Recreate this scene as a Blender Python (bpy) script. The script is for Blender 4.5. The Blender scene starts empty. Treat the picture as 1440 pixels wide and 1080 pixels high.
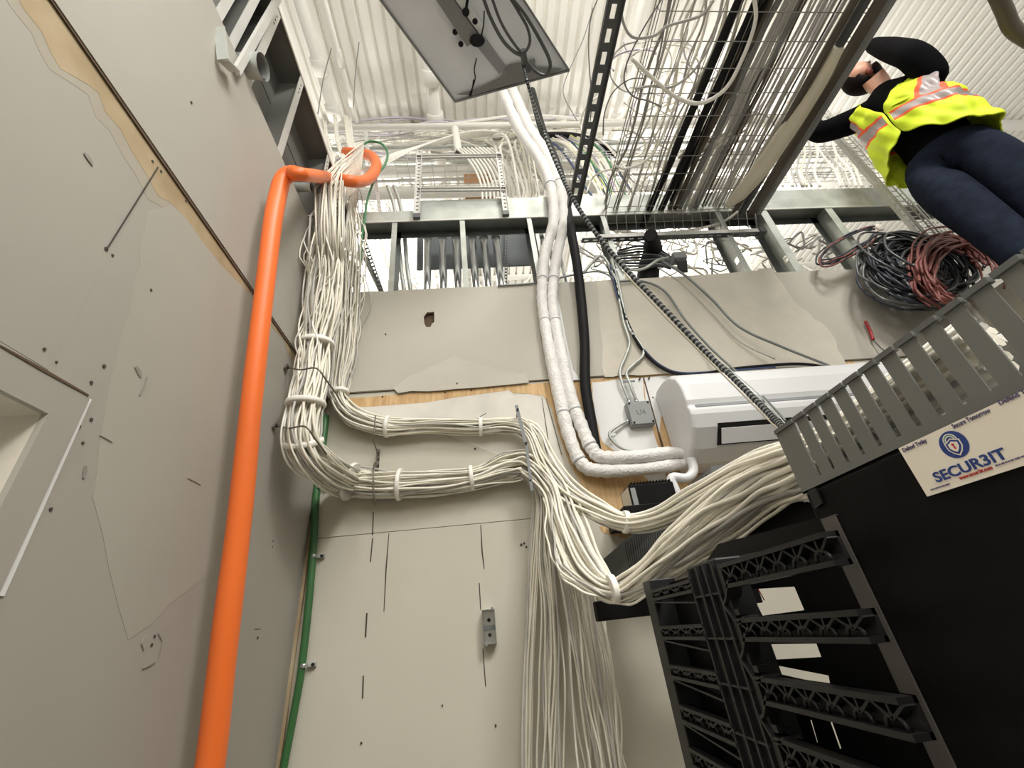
import bpy, bmesh, math, random
from mathutils import Vector, Matrix, noise
random.seed(7)
SC = bpy.context.scene
COL = SC.collection
PI = math.pi
CAMZ = 1.69
FPX = 595.777
RM = ((0.99430429, -0.03860719, -0.09934012),
      (-0.06571119, 0.51177411, -0.85660335),
      (0.08391075, 0.85825215, 0.50632226))
D = 1.70            # distance of the back wall
XL = -0.665         # left wall plane


def dirv(px, py):
    d = ((px - 720) / FPX, (py - 540) / FPX, 1.0)
    return [sum(RM[i][j] * d[i] for i in range(3)) for j in range(3)]


def PK(px, py, **k):
    v = dirv(px, py)
    (a, c), = k.items()
    if a == 'Z': t = (c - CAMZ) / v[2]
    elif a == 'X': t = c / v[0]
    elif a == 'Y': t = c / v[1]
    elif a == 'r': t = c / math.hypot(v[0], v[1])
    else: t = c
    return Vector((v[0] * t, v[1] * t, v[2] * t + CAMZ)), t


def P(px, py, **k):
    return PK(px, py, **k)[0]


def depth(p):
    q = (p[0], p[1], p[2] - CAMZ)
    return sum(RM[2][j] * q[j] for j in range(3))


def rpx(p, n):
    """real radius of something that is n pixels wide at point p"""
    return n * depth(p) / FPX


def lin(c):
    c = c / 255.0
    return c / 12.92 if c <= 0.04045 else ((c + 0.055) / 1.055) ** 2.4


# ------------------------------------------------------------ materials
MATS = {}


def mat(name, rgb, rough=0.6, metal=0.0, var=0.08, scale=6.0, bump=0.0, spec=0.5, rgb2=None, detail=4, sheen=0):
    if name in MATS: return MATS[name]
    m = bpy.data.materials.new(name); m.use_nodes = True
    nt = m.node_tree; b = nt.nodes['Principled BSDF']
    c = [lin(x) for x in rgb]
    tc = nt.nodes.new('ShaderNodeTexCoord'); nz = nt.nodes.new('ShaderNodeTexNoise')
    nz.inputs['Scale'].default_value = scale; nz.inputs['Detail'].default_value = detail
    nt.links.new(tc.outputs['Object'], nz.inputs['Vector'])
    cr = nt.nodes.new('ShaderNodeValToRGB')
    c2 = [lin(x) for x in rgb2] if rgb2 else [min(1, x * (1 + var)) for x in c]
    c1 = c if rgb2 else [x * (1 - var) for x in c]
    cr.color_ramp.elements[0].position = 0.35; cr.color_ramp.elements[1].position = 0.65
    cr.color_ramp.elements[0].color = (*c1, 1); cr.color_ramp.elements[1].color = (*c2, 1)
    nt.links.new(nz.outputs['Fac'], cr.inputs['Fac'])
    nt.links.new(cr.outputs['Color'], b.inputs['Base Color'])
    b.inputs['Roughness'].default_value = rough; b.inputs['Metallic'].default_value = metal
    b.inputs['Specular IOR Level'].default_value = spec
    if sheen: b.inputs['Sheen Weight'].default_value = sheen
    if bump:
        bp = nt.nodes.new('ShaderNodeBump'); bp.inputs['Strength'].default_value = bump
        bp.inputs['Distance'].default_value = 0.01
        n2 = nt.nodes.new('ShaderNodeTexNoise'); n2.inputs['Scale'].default_value = scale * 6
        nt.links.new(tc.outputs['Object'], n2.inputs['Vector'])
        nt.links.new(n2.outputs['Fac'], bp.inputs['Height']); nt.links.new(bp.outputs['Normal'], b.inputs['Normal'])
    MATS[name] = m
    return m


def wood_mat():
    m = bpy.data.materials.new('bare_plywood'); m.use_nodes = True
    nt = m.node_tree; b = nt.nodes['Principled BSDF']
    tc = nt.nodes.new('ShaderNodeTexCoord'); mp = nt.nodes.new('ShaderNodeMapping')
    mp.inputs['Scale'].default_value = (9, 9, 1.3)
    nz = nt.nodes.new('ShaderNodeTexNoise'); nz.inputs['Scale'].default_value = 3; nz.inputs['Detail'].default_value = 6
    nz.inputs['Distortion'].default_value = 1.4
    cr = nt.nodes.new('ShaderNodeValToRGB')
    e = cr.color_ramp.elements
    e[0].position = 0.3; e[0].color = (lin(184), lin(146), lin(98), 1)
    e[1].position = 0.7; e[1].color = (lin(218), lin(186), lin(138), 1)
    nt.links.new(tc.outputs['Object'], mp.inputs['Vector']); nt.links.new(mp.outputs['Vector'], nz.inputs['Vector'])
    nt.links.new(nz.outputs['Fac'], cr.inputs['Fac']); nt.links.new(cr.outputs['Color'], b.inputs['Base Color'])
    b.inputs['Roughness'].default_value = 0.7
    return m


M = dict(
    beige=mat('painted_drywall_beige', (198, 193, 178), 0.75, var=0.035, scale=1.6, bump=0.04),
    paint=mat('painted_plywood_warm_grey', (160, 156, 146), 0.7, var=0.05, scale=1.3, bump=0.06),
    paint2=mat('roller_paint_grey', (182, 177, 165), 0.7, var=0.04, scale=1.8, bump=0.05),
    white=mat('fresh_white_paint', (222, 222, 220), 0.6, var=0.02, scale=4),
    skim=mat('joint_compound', (200, 194, 180), 0.85, var=0.04, scale=8, bump=0.1),
    stain=mat('tan_glue_stain', (158, 138, 106), 0.8, scale=7, rgb2=(182, 165, 134)),
    line=mat('dark_seam', (92, 74, 58), 0.9),
    mark=mat('pencil_mark', (70, 64, 58), 0.9),
    scuff=mat('grey_scuff', (146, 140, 132), 0.9, var=0.15, scale=40),
    deck=mat('white_roof_deck', (236, 233, 224), 0.55, var=0.015, scale=1),
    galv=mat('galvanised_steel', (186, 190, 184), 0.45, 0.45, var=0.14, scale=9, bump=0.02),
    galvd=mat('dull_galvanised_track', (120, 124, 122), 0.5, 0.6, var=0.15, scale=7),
    zinc=mat('shiny_emt', (205, 209, 212), 0.22, 0.95, var=0.05, scale=9),
    strut=mat('perforated_strut_steel', (90, 92, 92), 0.45, 0.6, var=0.1),
    strutw=mat('pale_perforated_strut', (205, 204, 198), 0.5, 0.2, var=0.05),
    cable=mat('cream_cable_jacket', (235, 230, 214), 0.5, var=0.04, scale=14),
    cable2=mat('white_cable_jacket', (242, 239, 230), 0.5, var=0.04, scale=14),
    cableg=mat('grey_cable_jacket', (186, 184, 178), 0.5, var=0.06, scale=14),
    lilac=mat('pale_lilac_cable', (204, 194, 208), 0.5, var=0.04),
    yellow=mat('yellow_green_cable', (196, 200, 120), 0.5),
    blue=mat('dark_blue_cable', (58, 74, 112), 0.5),
    green=mat('green_cable', (60, 128, 82), 0.45),
    greenp=mat('green_conduit_paint', (56, 104, 58), 0.45, var=0.1),
    orange=mat('orange_innerduct', (238, 114, 46), 0.45, var=0.05, scale=3),
    black=mat('black_rubber', (24, 24, 25), 0.6, var=0.1, spec=0.2),
    blackm=mat('black_powder_coat', (16, 16, 16), 0.5, var=0.15, scale=20, bump=0.03, spec=0.12),
    blackp=mat('black_plastic', (30, 30, 31), 0.42, var=0.1, scale=12, spec=0.35),
    stripe=mat('taupe_edge_strip', (96, 92, 88), 0.6, var=0.06, spec=0.2),
    insul=mat('white_insulation_wrap', (232, 230, 226), 0.45, var=0.04, scale=18, bump=0.5),
    grey=mat('grey_plastic_box', (140, 143, 142), 0.55),
    duct=mat('grey_wiring_duct', (112, 113, 108), 0.6, var=0.05),
    ductd=mat('shaded_wiring_duct', (96, 98, 96), 0.6, var=0.05),  # darker copy of the duct grey, shade put into the colour
    acw=mat('white_ac_plastic', (226, 227, 228), 0.35, var=0.01),
    acd=mat('ac_recess_grey', (150, 153, 156), 0.5),
    dark=mat('dark_slot', (14, 14, 14), 0.8),
    void=mat('unlit_grey_board', (112, 112, 106), 0.8, var=0.12, scale=3),  # shade of the open stud cavity is mixed into this grey
    reflect=mat('grey_enamel_reflector', (228, 232, 238), 0.35, 0.0, var=0.04),
    faint=mat('faint_joint_compound', (190, 185, 173), 0.8, var=0.04, scale=8),
    drv=mat('driver_housing', (128, 130, 128), 0.5, 0.1),
    brown=mat('dark_brown_steel', (92, 84, 74), 0.5, 0.4, var=0.12),
    cream=mat('cream_pipe_cover', (214, 206, 184), 0.5, var=0.05),
    box=mat('cardboard', (172, 128, 90), 0.8),
    ocable=mat('dark_blue_grey_cable', (46, 50, 60), 0.5, var=0.12),
    rcable=mat('dull_red_cable', (118, 64, 58), 0.5, var=0.12),
    red=mat('red_wire', (168, 34, 38), 0.45),
    wire=mat('zinc_mesh_wire', (150, 148, 142), 0.4, 0.5),
    hook=mat('steel_hook_wire', (120, 114, 104), 0.4, 0.6),
    label=mat('white_card', (238, 230, 214), 0.5, var=0.01),
    navy=mat('navy_ink', (34, 62, 128), 0.5, var=0.02),
    ink=mat('small_print_ink', (98, 92, 120), 0.6),
    redink=mat('red_ink', (190, 60, 50), 0.6),
)
M['ply'] = wood_mat()


# ------------------------------------------------------------ mesh building
class MB:
    def __init__(s):
        s.v = []; s.f = []; s.m = []; s.sm = []

    def add(s, vs, fs, mi=0, smooth=False):
        b = len(s.v); s.v += [tuple(v) for v in vs]
        for f in fs:
            s.f.append([b + i for i in f]); s.m.append(mi); s.sm.append(smooth)
        return s

    def hexa(s, c, mi=0):
        """8 corners, bottom loop then top loop"""
        return s.add(c, [(3, 2, 1, 0), (4, 5, 6, 7), (0, 1, 5, 4), (1, 2, 6, 5), (2, 3, 7, 6), (3, 0, 4, 7)], mi)

    def box(s, a, b, mi=0):
        x0, x1 = sorted((a[0], b[0])); y0, y1 = sorted((a[1], b[1])); z0, z1 = sorted((a[2], b[2]))
        return s.hexa([(x0, y0, z0), (x1, y0, z0), (x1, y1, z0), (x0, y1, z0),
                       (x0, y0, z1), (x1, y0, z1), (x1, y1, z1), (x0, y1, z1)], mi)

    def bar(s, p, q, w, h, up=(0, 0, 1), mi=0):
        p = Vector(p); q = Vector(q); t = (q - p).normalized(); u = Vector(up)
        a = t.cross(u)
        if a.length < 1e-4: a = t.cross(Vector((0, 1, 0)))
        a.normalize(); b = a.cross(t).normalized()
        c = []
        for o in (p, q):
            c += [o - a * w / 2 - b * h / 2, o + a * w / 2 - b * h / 2, o + a * w / 2 + b * h / 2, o - a * w / 2 + b * h / 2]
        return s.hexa(c, mi)

    def tube(s, pts, r, n=8, cap=True, mi=0, mis=None, smooth=True):
        pts = [Vector(p) for p in pts]; N = len(pts)
        rr = r if isinstance(r, (list, tuple)) else [r] * N
        t0 = (pts[1] - pts[0]).normalized()
        a = t0.cross(Vector((0, 0, 1)))
        if a.length < 0.05: a = t0.cross(Vector((1, 0, 0)))
        a.normalize(); vs = []; base = len(s.v)
        for i, p in enumerate(pts):
            t = (pts[min(i + 1, N - 1)] - pts[max(i - 1, 0)])
            if t.length < 1e-9: t = t0.copy()
            t.normalize(); a = (a - t * a.dot(t))
            if a.length < 1e-6: a = t.orthogonal()
            a.normalize(); b = t.cross(a)
            for k in range(n):
                an = 2 * PI * k / n
                vs.append(p + (a * math.cos(an) + b * math.sin(an)) * rr[i])
        s.v += [tuple(v) for v in vs]
        for i in range(N - 1):
            m_ = mis[i % len(mis)] if mis else mi
            for k in range(n):
                k2 = (k + 1) % n
                s.f.append([base + i * n + k, base + i * n + k2, base + (i + 1) * n + k2, base + (i + 1) * n + k])
                s.m.append(m_); s.sm.append(smooth)
        if cap:
            s.f.append([base + k for k in range(n)][::-1]); s.m.append(mi); s.sm.append(False)
            s.f.append([base + (N - 1) * n + k for k in range(n)]); s.m.append(mi); s.sm.append(False)
        return s

    def prism(s, poly, off, mi=0):
        """polygon (3D points) extruded by vector off"""
        n = len(poly); off = Vector(off); a = [Vector(p) for p in poly]; b = [p + off for p in a]
        base = len(s.v); s.v += [tuple(p) for p in a + b]
        s.f.append([base + i for i in range(n)][::-1]); s.f.append([base + n + i for i in range(n)])
        s.m += [mi, mi]; s.sm += [False, False]
        for i in range(n):
            j = (i + 1) % n
            s.f.append([base + i, base + j, base + n + j, base + n + i]); s.m.append(mi); s.sm.append(False)
        return s

    def ball(s, c, rx, ry=None, rz=None, n=12, mi=0):
        ry = ry or rx; rz = rz or rx; c = Vector(c); base = len(s.v); m = n // 2
        for i in range(m + 1):
            th = PI * i / m
            for k in range(n):
                ph = 2 * PI * k / n
                s.v.append((c.x + rx * math.sin(th) * math.cos(ph), c.y + ry * math.sin(th) * math.sin(ph), c.z + rz * math.cos(th)))
        for i in range(m):
            for k in range(n):
                k2 = (k + 1) % n
                s.f.append([base + i * n + k, base + (i + 1) * n + k, base + (i + 1) * n + k2, base + i * n + k2]); s.m.append(mi); s.sm.append(True)
        return s

    def build(s, name, mats, parent=None, bevel=0, fix=True):
        me = bpy.data.meshes.new(name)
        me.from_pydata(s.v, [], s.f)
        if not isinstance(mats, (list, tuple)): mats = [mats]
        for m in mats: me.materials.append(m)
        me.polygons.foreach_set('material_index', s.m)
        me.polygons.foreach_set('use_smooth', s.sm)
        me.update()
        if fix:
            bm = bmesh.new(); bm.from_mesh(me)
            bmesh.ops.recalc_face_normals(bm, faces=bm.faces[:]); bm.to_mesh(me); bm.free()
        o = bpy.data.objects.new(name, me); COL.objects.link(o)
        if parent is not None:
            o.parent = parent
            o.matrix_parent_inverse = parent.matrix_basis.inverted()
        if bevel:
            b = o.modifiers.new('bevel', 'BEVEL'); b.width = bevel; b.segments = 2; b.limit_method = 'ANGLE'
        return o


def tag(o, label=None, cat=None, group=None, kind=None):
    if label: o['label'] = label
    if cat: o['category'] = cat
    if group: o['group'] = group
    if kind: o['kind'] = kind
    return o


def empty(name, loc, label=None, cat=None, group=None, kind=None):
    o = bpy.data.objects.new(name, None); COL.objects.link(o); o.location = loc
    o.empty_display_size = 0.05
    return tag(o, label, cat, group, kind)


def spline(pts, per=8):
    pts = [Vector(p) for p in pts]
    if len(pts) < 3:
        return [pts[0].lerp(pts[-1], i / per) for i in range(per + 1)]
    out = []; q = [pts[0] * 2 - pts[1]] + pts + [pts[-1] * 2 - pts[-2]]
    for i in range(1, len(q) - 2):
        p0, p1, p2, p3 = q[i - 1:i + 3]
        for k in range(per):
            t = k / per
            out.append(0.5 * ((2 * p1) + (p2 - p0) * t + (2 * p0 - 5 * p1 + 4 * p2 - p3) * t * t + (3 * p1 - p0 - 3 * p2 + p3) * t ** 3))
    out.append(pts[-1]); return out


def lerpspl(vals, per):
    """scalar companion of spline()"""
    out = []
    for i in range(len(vals) - 1):
        for k in range(per):
            t = k / per; t = t * t * (3 - 2 * t)
            out.append(vals[i] * (1 - t) + vals[i + 1] * t)
    out.append(vals[-1]); return out


def pipe(name, pts, w, m, label=None, cat=None, group=None, n=10, per=8, parent=None, smooth=True, px=False):
    """single tube; w in metres, or in pixels (full width) when px"""
    sp = spline(pts, per) if smooth else [Vector(p) for p in pts]
    if isinstance(w, (list, tuple)):
        ws = lerpspl(list(w), per)
    else: ws = [w] * len(sp)
    rr = [rpx(p, x) / 2 if px else x for p, x in zip(sp, ws)]
    o = MB().tube(sp, rr, n).build(name, m, parent, fix=False)
    if label: tag(o, label, cat, group)
    return o


def perforated(mb, p, q, w, hole_w, hole_l, pitch, side, th=0.004, flange=0.0, mi=0):
    """strip from p to q with real slots; side = width direction; flanges stand along the normal"""
    p = Vector(p); q = Vector(q); L = (q - p).length; t = (q - p).normalized()
    s_ = Vector(side); s_ = (s_ - t * s_.dot(t)).normalized(); n = t.cross(s_).normalized() * th
    def b(t0, t1, s0, s1):
        c = [p + t * t0 + s_ * s0, p + t * t1 + s_ * s0, p + t * t1 + s_ * s1, p + t * t0 + s_ * s1]
        mb.hexa([x - n / 2 for x in c] + [x + n / 2 for x in c], mi)
    b(0, L, -w / 2, -hole_w / 2); b(0, L, hole_w / 2, w / 2)
    x = 0.0
    k = int(L / pitch)
    for i in range(k + 1):
        a0 = i * pitch + hole_l if i else 0
        a0 = (i - 0) * pitch - (pitch - hole_l) + 0
        s0 = max(0, i * pitch - (pitch - hole_l) / 2); s1 = min(L, i * pitch + (pitch - hole_l) / 2)
        if s1 > s0: b(s0, s1, -hole_w / 2, hole_w / 2)
    if flange:
        nn = n.normalized()
        for sg in (-1, 1):
            e = s_ * (sg * w / 2)
            c = [p + e, q + e, q + e + s_ * (sg * th), p + e + s_ * (sg * th)]
            mb.hexa(c + [x + nn * flange for x in c], mi)
    return mb


# ------------------------------------------------------------ camera
cam = bpy.data.cameras.new('camera'); camo = bpy.data.objects.new('camera', cam); COL.objects.link(camo)
cam.sensor_width = 36; cam.lens = FPX / 1440 * 36; cam.clip_start = 0.02; cam.clip_end = 200
mw = Matrix(((RM[0][0], -RM[1][0], -RM[2][0], 0), (RM[0][1], -RM[1][1], -RM[2][1], 0),
             (RM[0][2], -RM[1][2], -RM[2][2], CAMZ), (0, 0, 0, 1)))
camo.matrix_world = mw
SC.camera = camo
SC.view_settings.view_transform = 'Standard'; SC.view_settings.look = 'None'
SC.view_settings.gamma = 1; SC.view_settings.use_curve_mapping = False
# ============================================================ SETTING
ZS = P(700, 539, Y=D).z          # upper seam on the back wall
ZS = CAMZ + 0.594 * D
ZL = CAMZ + 0.2255 * D           # lower seam
ZT = CAMZ + 0.948 * D            # top of the upper boards
ZH = CAMZ + 1.278 * D            # lower lip of the header track
XR = 2.75; YF = -0.9
HT = 0.11                        # wall thickness


def S(name, mb, m, parent=None):
    o = mb.build(name, m, parent)
    if parent is None: o['kind'] = 'structure'
    return o


# ---- back wall: boards with open joints over a dark core
wb = MB()
wb.box((XL - 0.1, D + 0.012, 0), (XR + 0.1, D + HT, ZT - 0.01), 0)
wall_back = S('wall_back', wb, M['line'])
low = MB(); low.box((XL, D, 0), (XR, D + 0.014, ZL - 0.0012)); S('lower_board', low, M['beige'], wall_back)
mid = MB(); mid.box((XL, D, ZL + 0.0012), (XR, D + 0.014, ZS - 0.004)); S('middle_board', mid, M['beige'], wall_back)
# upper board stands proud, ragged top edge, with a real hole knocked through
ub = MB()
hole = [P(x, y, Y=D - 0.012) for x, y in ((597, 462), (600, 447), (604, 441), (610, 441), (610, 452), (606, 458), (604, 462), (598, 462))]
hx0, hx1 = P(596, 450, Y=D).x, P(611, 450, Y=D).x; hz0, hz1 = P(603, 462, Y=D).z, P(603, 441, Y=D).z
xa = P(495, 480, Y=D).x - 0.04
for a, b in (((xa, ZS), (hx0, ZT)), ((hx1, ZS), (XR, ZT)), ((hx0, ZS), (hx1, hz0)), ((hx0, hz1), (hx1, ZT))):
    ub.box((a[0], D - 0.012, a[1]), (b[0], D + 0.001, b[1]))
# torn flaps that leave a ragged hole
ub.prism([(hx0, D - 0.012, hz0), (hx0 + 0.014, D - 0.012, hz0), (hx0 + 0.004, D - 0.012, hz0 + 0.025), (hx0, D - 0.012, hz1)], (0, 0.01, 0))
ub.prism([(hx1, D - 0.012, hz0), (hx1 - 0.018, D - 0.012, hz0), (hx1 - 0.012, D - 0.012, hz0 + 0.02), (hx1, D - 0.012, hz0 + 0.03)], (0, 0.01, 0))
ub.prism([(hx0, D - 0.012, hz1), (hx0 + 0.018, D - 0.012, hz1), (hx0, D - 0.012, hz1 - 0.03)], (0, 0.01, 0))
S('upper_board', ub, M['paint2'], wall_back)
# ragged gypsum lip at the board top
rg = MB(); x = xa
random.seed(3)
while x < 2.6:
    w = random.uniform(0.04, 0.15); h = random.uniform(0.001, 0.007)
    rg.box((x, D - 0.0115, ZT - 0.002), (min(x + w, XR), D - 0.002, ZT + h)); x += w
S('ragged_board_edge', rg, M['paint2'], wall_back)


def patch(name, pts, plane, lift, m, parent, **kw):
    """thin coat of paint / wood showing, laid on a wall"""
    poly = [P(x, y, **plane) for x, y in pts]
    a = list(plane)[0]
    off = Vector((lift, 0, 0)) if a == 'X' else Vector((0, -lift, 0))
    return S(name, MB().prism(poly, off), m, parent)


def jag(pts, amp=2.0, n=5, seed=1):
    """roughen an outline given in image points"""
    rnd = random.Random(seed); out = []
    for i in range(len(pts)):
        a = pts[i]; b = pts[(i + 1) % len(pts)]
        out.append(a)
        L = math.hypot(b[0] - a[0], b[1] - a[1])
        if L > 25:
            for k in range(1, n):
                t = k / n
                out.append((a[0] + (b[0] - a[0]) * t + rnd.uniform(-amp, amp), a[1] + (b[1] - a[1]) * t + rnd.uniform(-amp, amp)))
    return out


YB = dict(Y=D)
# bare plywood left unpainted below the seam and behind the air conditioner
patch('bare_plywood', [(474, 562), (640, 548), (760, 539), (890, 529), (1040, 520), (1200, 508), (1240, 560), (1200, 700), (1040, 760),
                       (930, 770), (848, 750), (842, 741), (868, 736), (850, 716), (822, 690), (800, 650), (786, 610), (776, 575), (764, 556), (720, 552),
                       (716, 549), (640, 559), (600, 566), (520, 572), (478, 572)], YB, 0.0012, M['ply'], wall_back)
patch('white_paint', jag([(488, 570), (560, 566), (604, 562), (640, 556), (700, 551), (717, 546), (722, 556), (748, 554), (766, 562), (778, 600), (788, 640),
                          (800, 672), (812, 700), (760, 700), (700, 640), (600, 600), (500, 590)], 1.2, 4, 4), YB, 0.0006, mat('thin_white_paint', (214, 210, 200), 0.7), wall_back)
patch('white_paint', jag([(832, 538), (904, 531), (906, 560), (924, 625), (930, 634), (940, 700), (870, 640), (846, 620), (836, 580)], 1.0, 4, 6), YB, 0.0022, M['white'], wall_back)
patch('white_paint', jag([(906, 531), (1080, 517), (1082, 560), (960, 560), (938, 572), (929, 588), (927, 612), (908, 566)], 0.8, 4, 9), YB, 0.0022, M['white'], wall_back)
patch('white_paint', [(1100, 520), (1240, 508), (1300, 560), (1300, 600), (1100, 560)], YB, 0.0022, M['white'], wall_back)
patch('plaster_patch', jag([(838, 395), (1088, 378), (1110, 420), (1138, 440), (1170, 470), (1190, 512), (1040, 520), (900, 528), (850, 530), (845, 470)], 2, 4, 5), dict(Y=D - 0.0125), 0.0006, M['skim'], wall_back)
patch('plaster_patch', jag([(552, 545), (580, 528), (640, 500), (700, 520), (740, 525), (744, 538), (640, 547), (560, 553)], 2, 4, 8), dict(Y=D - 0.0125), 0.0004, M['faint'], wall_back)
patch('joint_tape', jag([(766, 400), (780, 400), (806, 520), (816, 534), (786, 535)], 1, 3, 2), dict(Y=D - 0.0125), 0.0006, M['white'], wall_back)
patch('joint_tape', [(1066, 378), (1084, 377), (1128, 440), (1108, 452)], dict(Y=D - 0.0125), 0.001, M['skim'], wall_back)


def stroke(name, pts, w, plane, m, parent):
    mb = MB()
    if len(pts) == 2 and name == 'scuff_mark': pts = [pts[0], ((pts[0][0] + pts[1][0]) / 2 + 1, (pts[0][1] + pts[1][1]) / 2), pts[1]]
    pp = [P(*a, **plane) for a in pts]
    nrm = Vector((1, 0, 0) if 'X' in plane else (0, 1, 0)); side = []; L = len(pp)
    for i, p in enumerate(pp):
        t = (pp[min(i + 1, L - 1)] - pp[max(i - 1, 0)]).normalized()
        side.append(t.cross(nrm).normalized() * (rpx(p, w) / 2 * (0.5 if i in (0, L - 1) and L > 2 else 1)))
    poly = [p + s_ for p, s_ in zip(pp, side)] + [p - s_ for p, s_ in zip(pp, side)][::-1]
    mb.prism(poly, Vector((0.0012, 0, 0)) if 'X' in plane else Vector((0, -0.0012, 0)))
    return S(name, mb, m, parent)


for pts, w in (([(547, 750), (543, 800), (540, 860)], 1.6), ([(676, 738), (678, 775), (681, 800)], 1.8), ([(674, 820), (676, 857)], 1.2), ([(679, 912), (683, 965)], 1.2),
               ([(516, 862), (514, 896)], 2), ([(511, 950), (510, 982)], 1.8), ([(524, 757), (521, 790)], 1.4), ([(525, 720), (524, 752)], 1.4),
               ([(762, 560), (768, 600), (774, 640)], 1.2), ([(768, 560), (790, 640)], 0.8)):
    stroke('pencil_mark', pts, w, dict(Y=D - 0.001), M['mark'], wall_back)
for a, b in (((905, 531), (926, 608)),):
    stroke('board_joint', [a, b], 1.8, dict(Y=D - 0.003), M['line'], wall_back)
stroke('board_joint', [(926, 608), (938, 650), (958, 700)], 5, dict(Y=D - 0.003), M['line'], wall_back)
spots = MB()
for x, y, r in ((622, 992, 1.3), (508, 1045, 1.6), (697, 1020, 1.5), (540, 549, 1.2), (538, 558, 1.4), (626, 552, 1.3), (663, 549, 1.3), (668, 631, 1.5), (535, 585, 1.6),
                (899, 534, 1.2), (912, 533, 1.2), (918, 559, 1.2), (643, 541, 1.2), (543, 472, 1), (733, 766, 1.8), (737, 764, 1.6), (740, 769, 1.5), (874, 530, 1)):
    p = P(x, y, Y=D - 0.002); rr = rpx(p, r); spots = MB()
    spots.tube([p, p + Vector((0, -0.0015 if y > 545 else -0.014, 0))], rr, 7)
    S('screw_hole', spots, M['mark'], wall_back)

# ---- left wall
zd = P(125, 556, X=XL).z; yd1 = P(125, 556, X=XL).y           # outer corner of the door frame
zo = P(62, 582, X=XL).z; yo1 = P(62, 582, X=XL).y             # clear opening
yd0 = yo1 - 0.86; yt0 = yd0 - (yd1 - yo1)
wl = MB()
wl.box((XL - HT, yd1 - 0.02, 0), (XL - 0.013, D + 0.1, ZT + 0.002))
wl.box((XL - HT, YF - 0.1, zd - 0.02), (XL - 0.013, yd1 - 0.02, ZT + 0.002))
wl.box((XL - HT, YF - 0.1, 0), (XL - 0.013, yt0, zd))
wall_left = S('wall_left', wl, M['line'])
pj = P(223, 233, X=XL).y; zsl = P(220, 213, X=XL).z; zsr = P(420, 503, X=XL).z
zsl = (zsl + zsr) / 2
lb = MB()
lb.box((XL - 0.014, yd1, 0), (XL, D - 0.001, zd)); lb.box((XL - 0.014, YF, 0), (XL, yt0 - 0.001, zd))
lb.box((XL - 0.014, pj + 0.0001, zd), (XL, D - 0.001, zsl - 0.004)); lb.box((XL - 0.014, YF, zd + 0.002), (XL, pj - 0.0001, zsl - 0.004))
S('lower_board', lb, M['paint'], wall_left)
ul = MB(); ztl = P(400, 235, X=XL).z
ul.box((XL - 0.014, YF, zsl), (XL + 0.006, D - 0.001, ztl))
S('upper_board', ul, mat('upper_left_board_grey', (168, 164, 154), 0.7, var=0.04, scale=1.5, bump=0.05), wall_left)
wl2 = ul
# tan stain band under the seam
patch('tan_stain', [(72, 4), (120, 72), (218, 214), (290, 318), (340, 392), (330, 400), (298, 372), (272, 340), (250, 312), (226, 290), (208, 280), (192, 248), (172, 218), (154, 184),
                    (134, 164), (124, 134), (108, 122), (70, 98), (56, 74), (44, 46), (18, 14), (2, -10), (60, -10)], dict(X=XL), 0.0003, mat('faded_stain', (158, 151, 135), 0.8, scale=7, rgb2=(166, 159, 145)), wall_left)
patch('tan_stain', [(72, 4), (120, 72), (218, 214), (290, 318), (356, 414), (346, 408), (310, 372), (285, 340), (262, 308), (238, 284), (222, 276), (205, 244), (186, 214), (168, 180),
                    (148, 158), (138, 130), (122, 118), (84, 96), (70, 72), (58, 44), (34, 14), (20, -10), (60, -10)], dict(X=XL), 0.0006, M['stain'], wall_left)
patch('tan_stain', [(366, 428), (420, 505), (420, 515), (406, 500), (398, 476), (384, 462)], dict(X=XL), 0.0006, M['stain'], wall_left)
patch('roller_band', jag([(252, 285), (300, 345), (356, 418), (330, 560), (300, 800), (180, 900), (130, 700), (150, 560), (190, 400), (205, 300)], 3, 4, 12), dict(X=XL), 0.0005, mat('roller_band_grey', (166, 162, 151), 0.7, var=0.04, scale=1.8), wall_left)
stroke('board_joint', [(60, -14), (72, 0), (218, 212), (420, 503)], 4.5, dict(X=XL + 0.003), M['line'], wall_left)
stroke('board_joint', [(222, 235), (150, 350)], 1.6, dict(X=XL + 0.001), M['mark'], wall_left)
spots = MB()
for x, y, r in ((265, 144, 1.8), (214, 227, 2.2), (226, 241, 2.2), (261, 283, 2), (149, 350, 3), (158, 359, 2), (146, 515, 2.8), (128, 538, 2.6), (62, 491, 2.4), (79, 509, 1.8), (128, 590, 2.6), (212, 408, 2.2),
                (111, 600, 2.4), (116, 623, 2.2), (357, 413, 2.4), (213, 907, 2.2), (217, 895, 2.0), (362, 897, 2), (71, 716, 2.6), (54, 720, 2.2), (383, 769, 1), (384, 761, 1)):
    p = P(x, y, X=XL); spots = MB(); spots.tube([p, p + Vector((0.0014 if y > 250 or x < 262 else 0.008, 0, 0))], rpx(p, r), 7)
    S('screw_hole', spots, M['mark'], wall_left)
for pts, w in (([(118, 215), (124, 222), (130, 232)], 7), ([(190, 515), (198, 530)], 8), ([(206, 530), (196, 556)], 4), ([(120, 655), (117, 672)], 6),
               ([(204, 893), (199, 905), (202, 915)], 1.5), ([(222, 890), (228, 902), (222, 925)], 1), ([(218, 930), (200, 940)], 3.5), ([(358, 884), (366, 883)], 1.5),
               ([(263, 672), (282, 682)], 1), ([(140, 612), (158, 622)], 1.5)):
    stroke('scuff_mark', pts, w, dict(X=XL + 0.0008), M['scuff'], wall_left)

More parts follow.
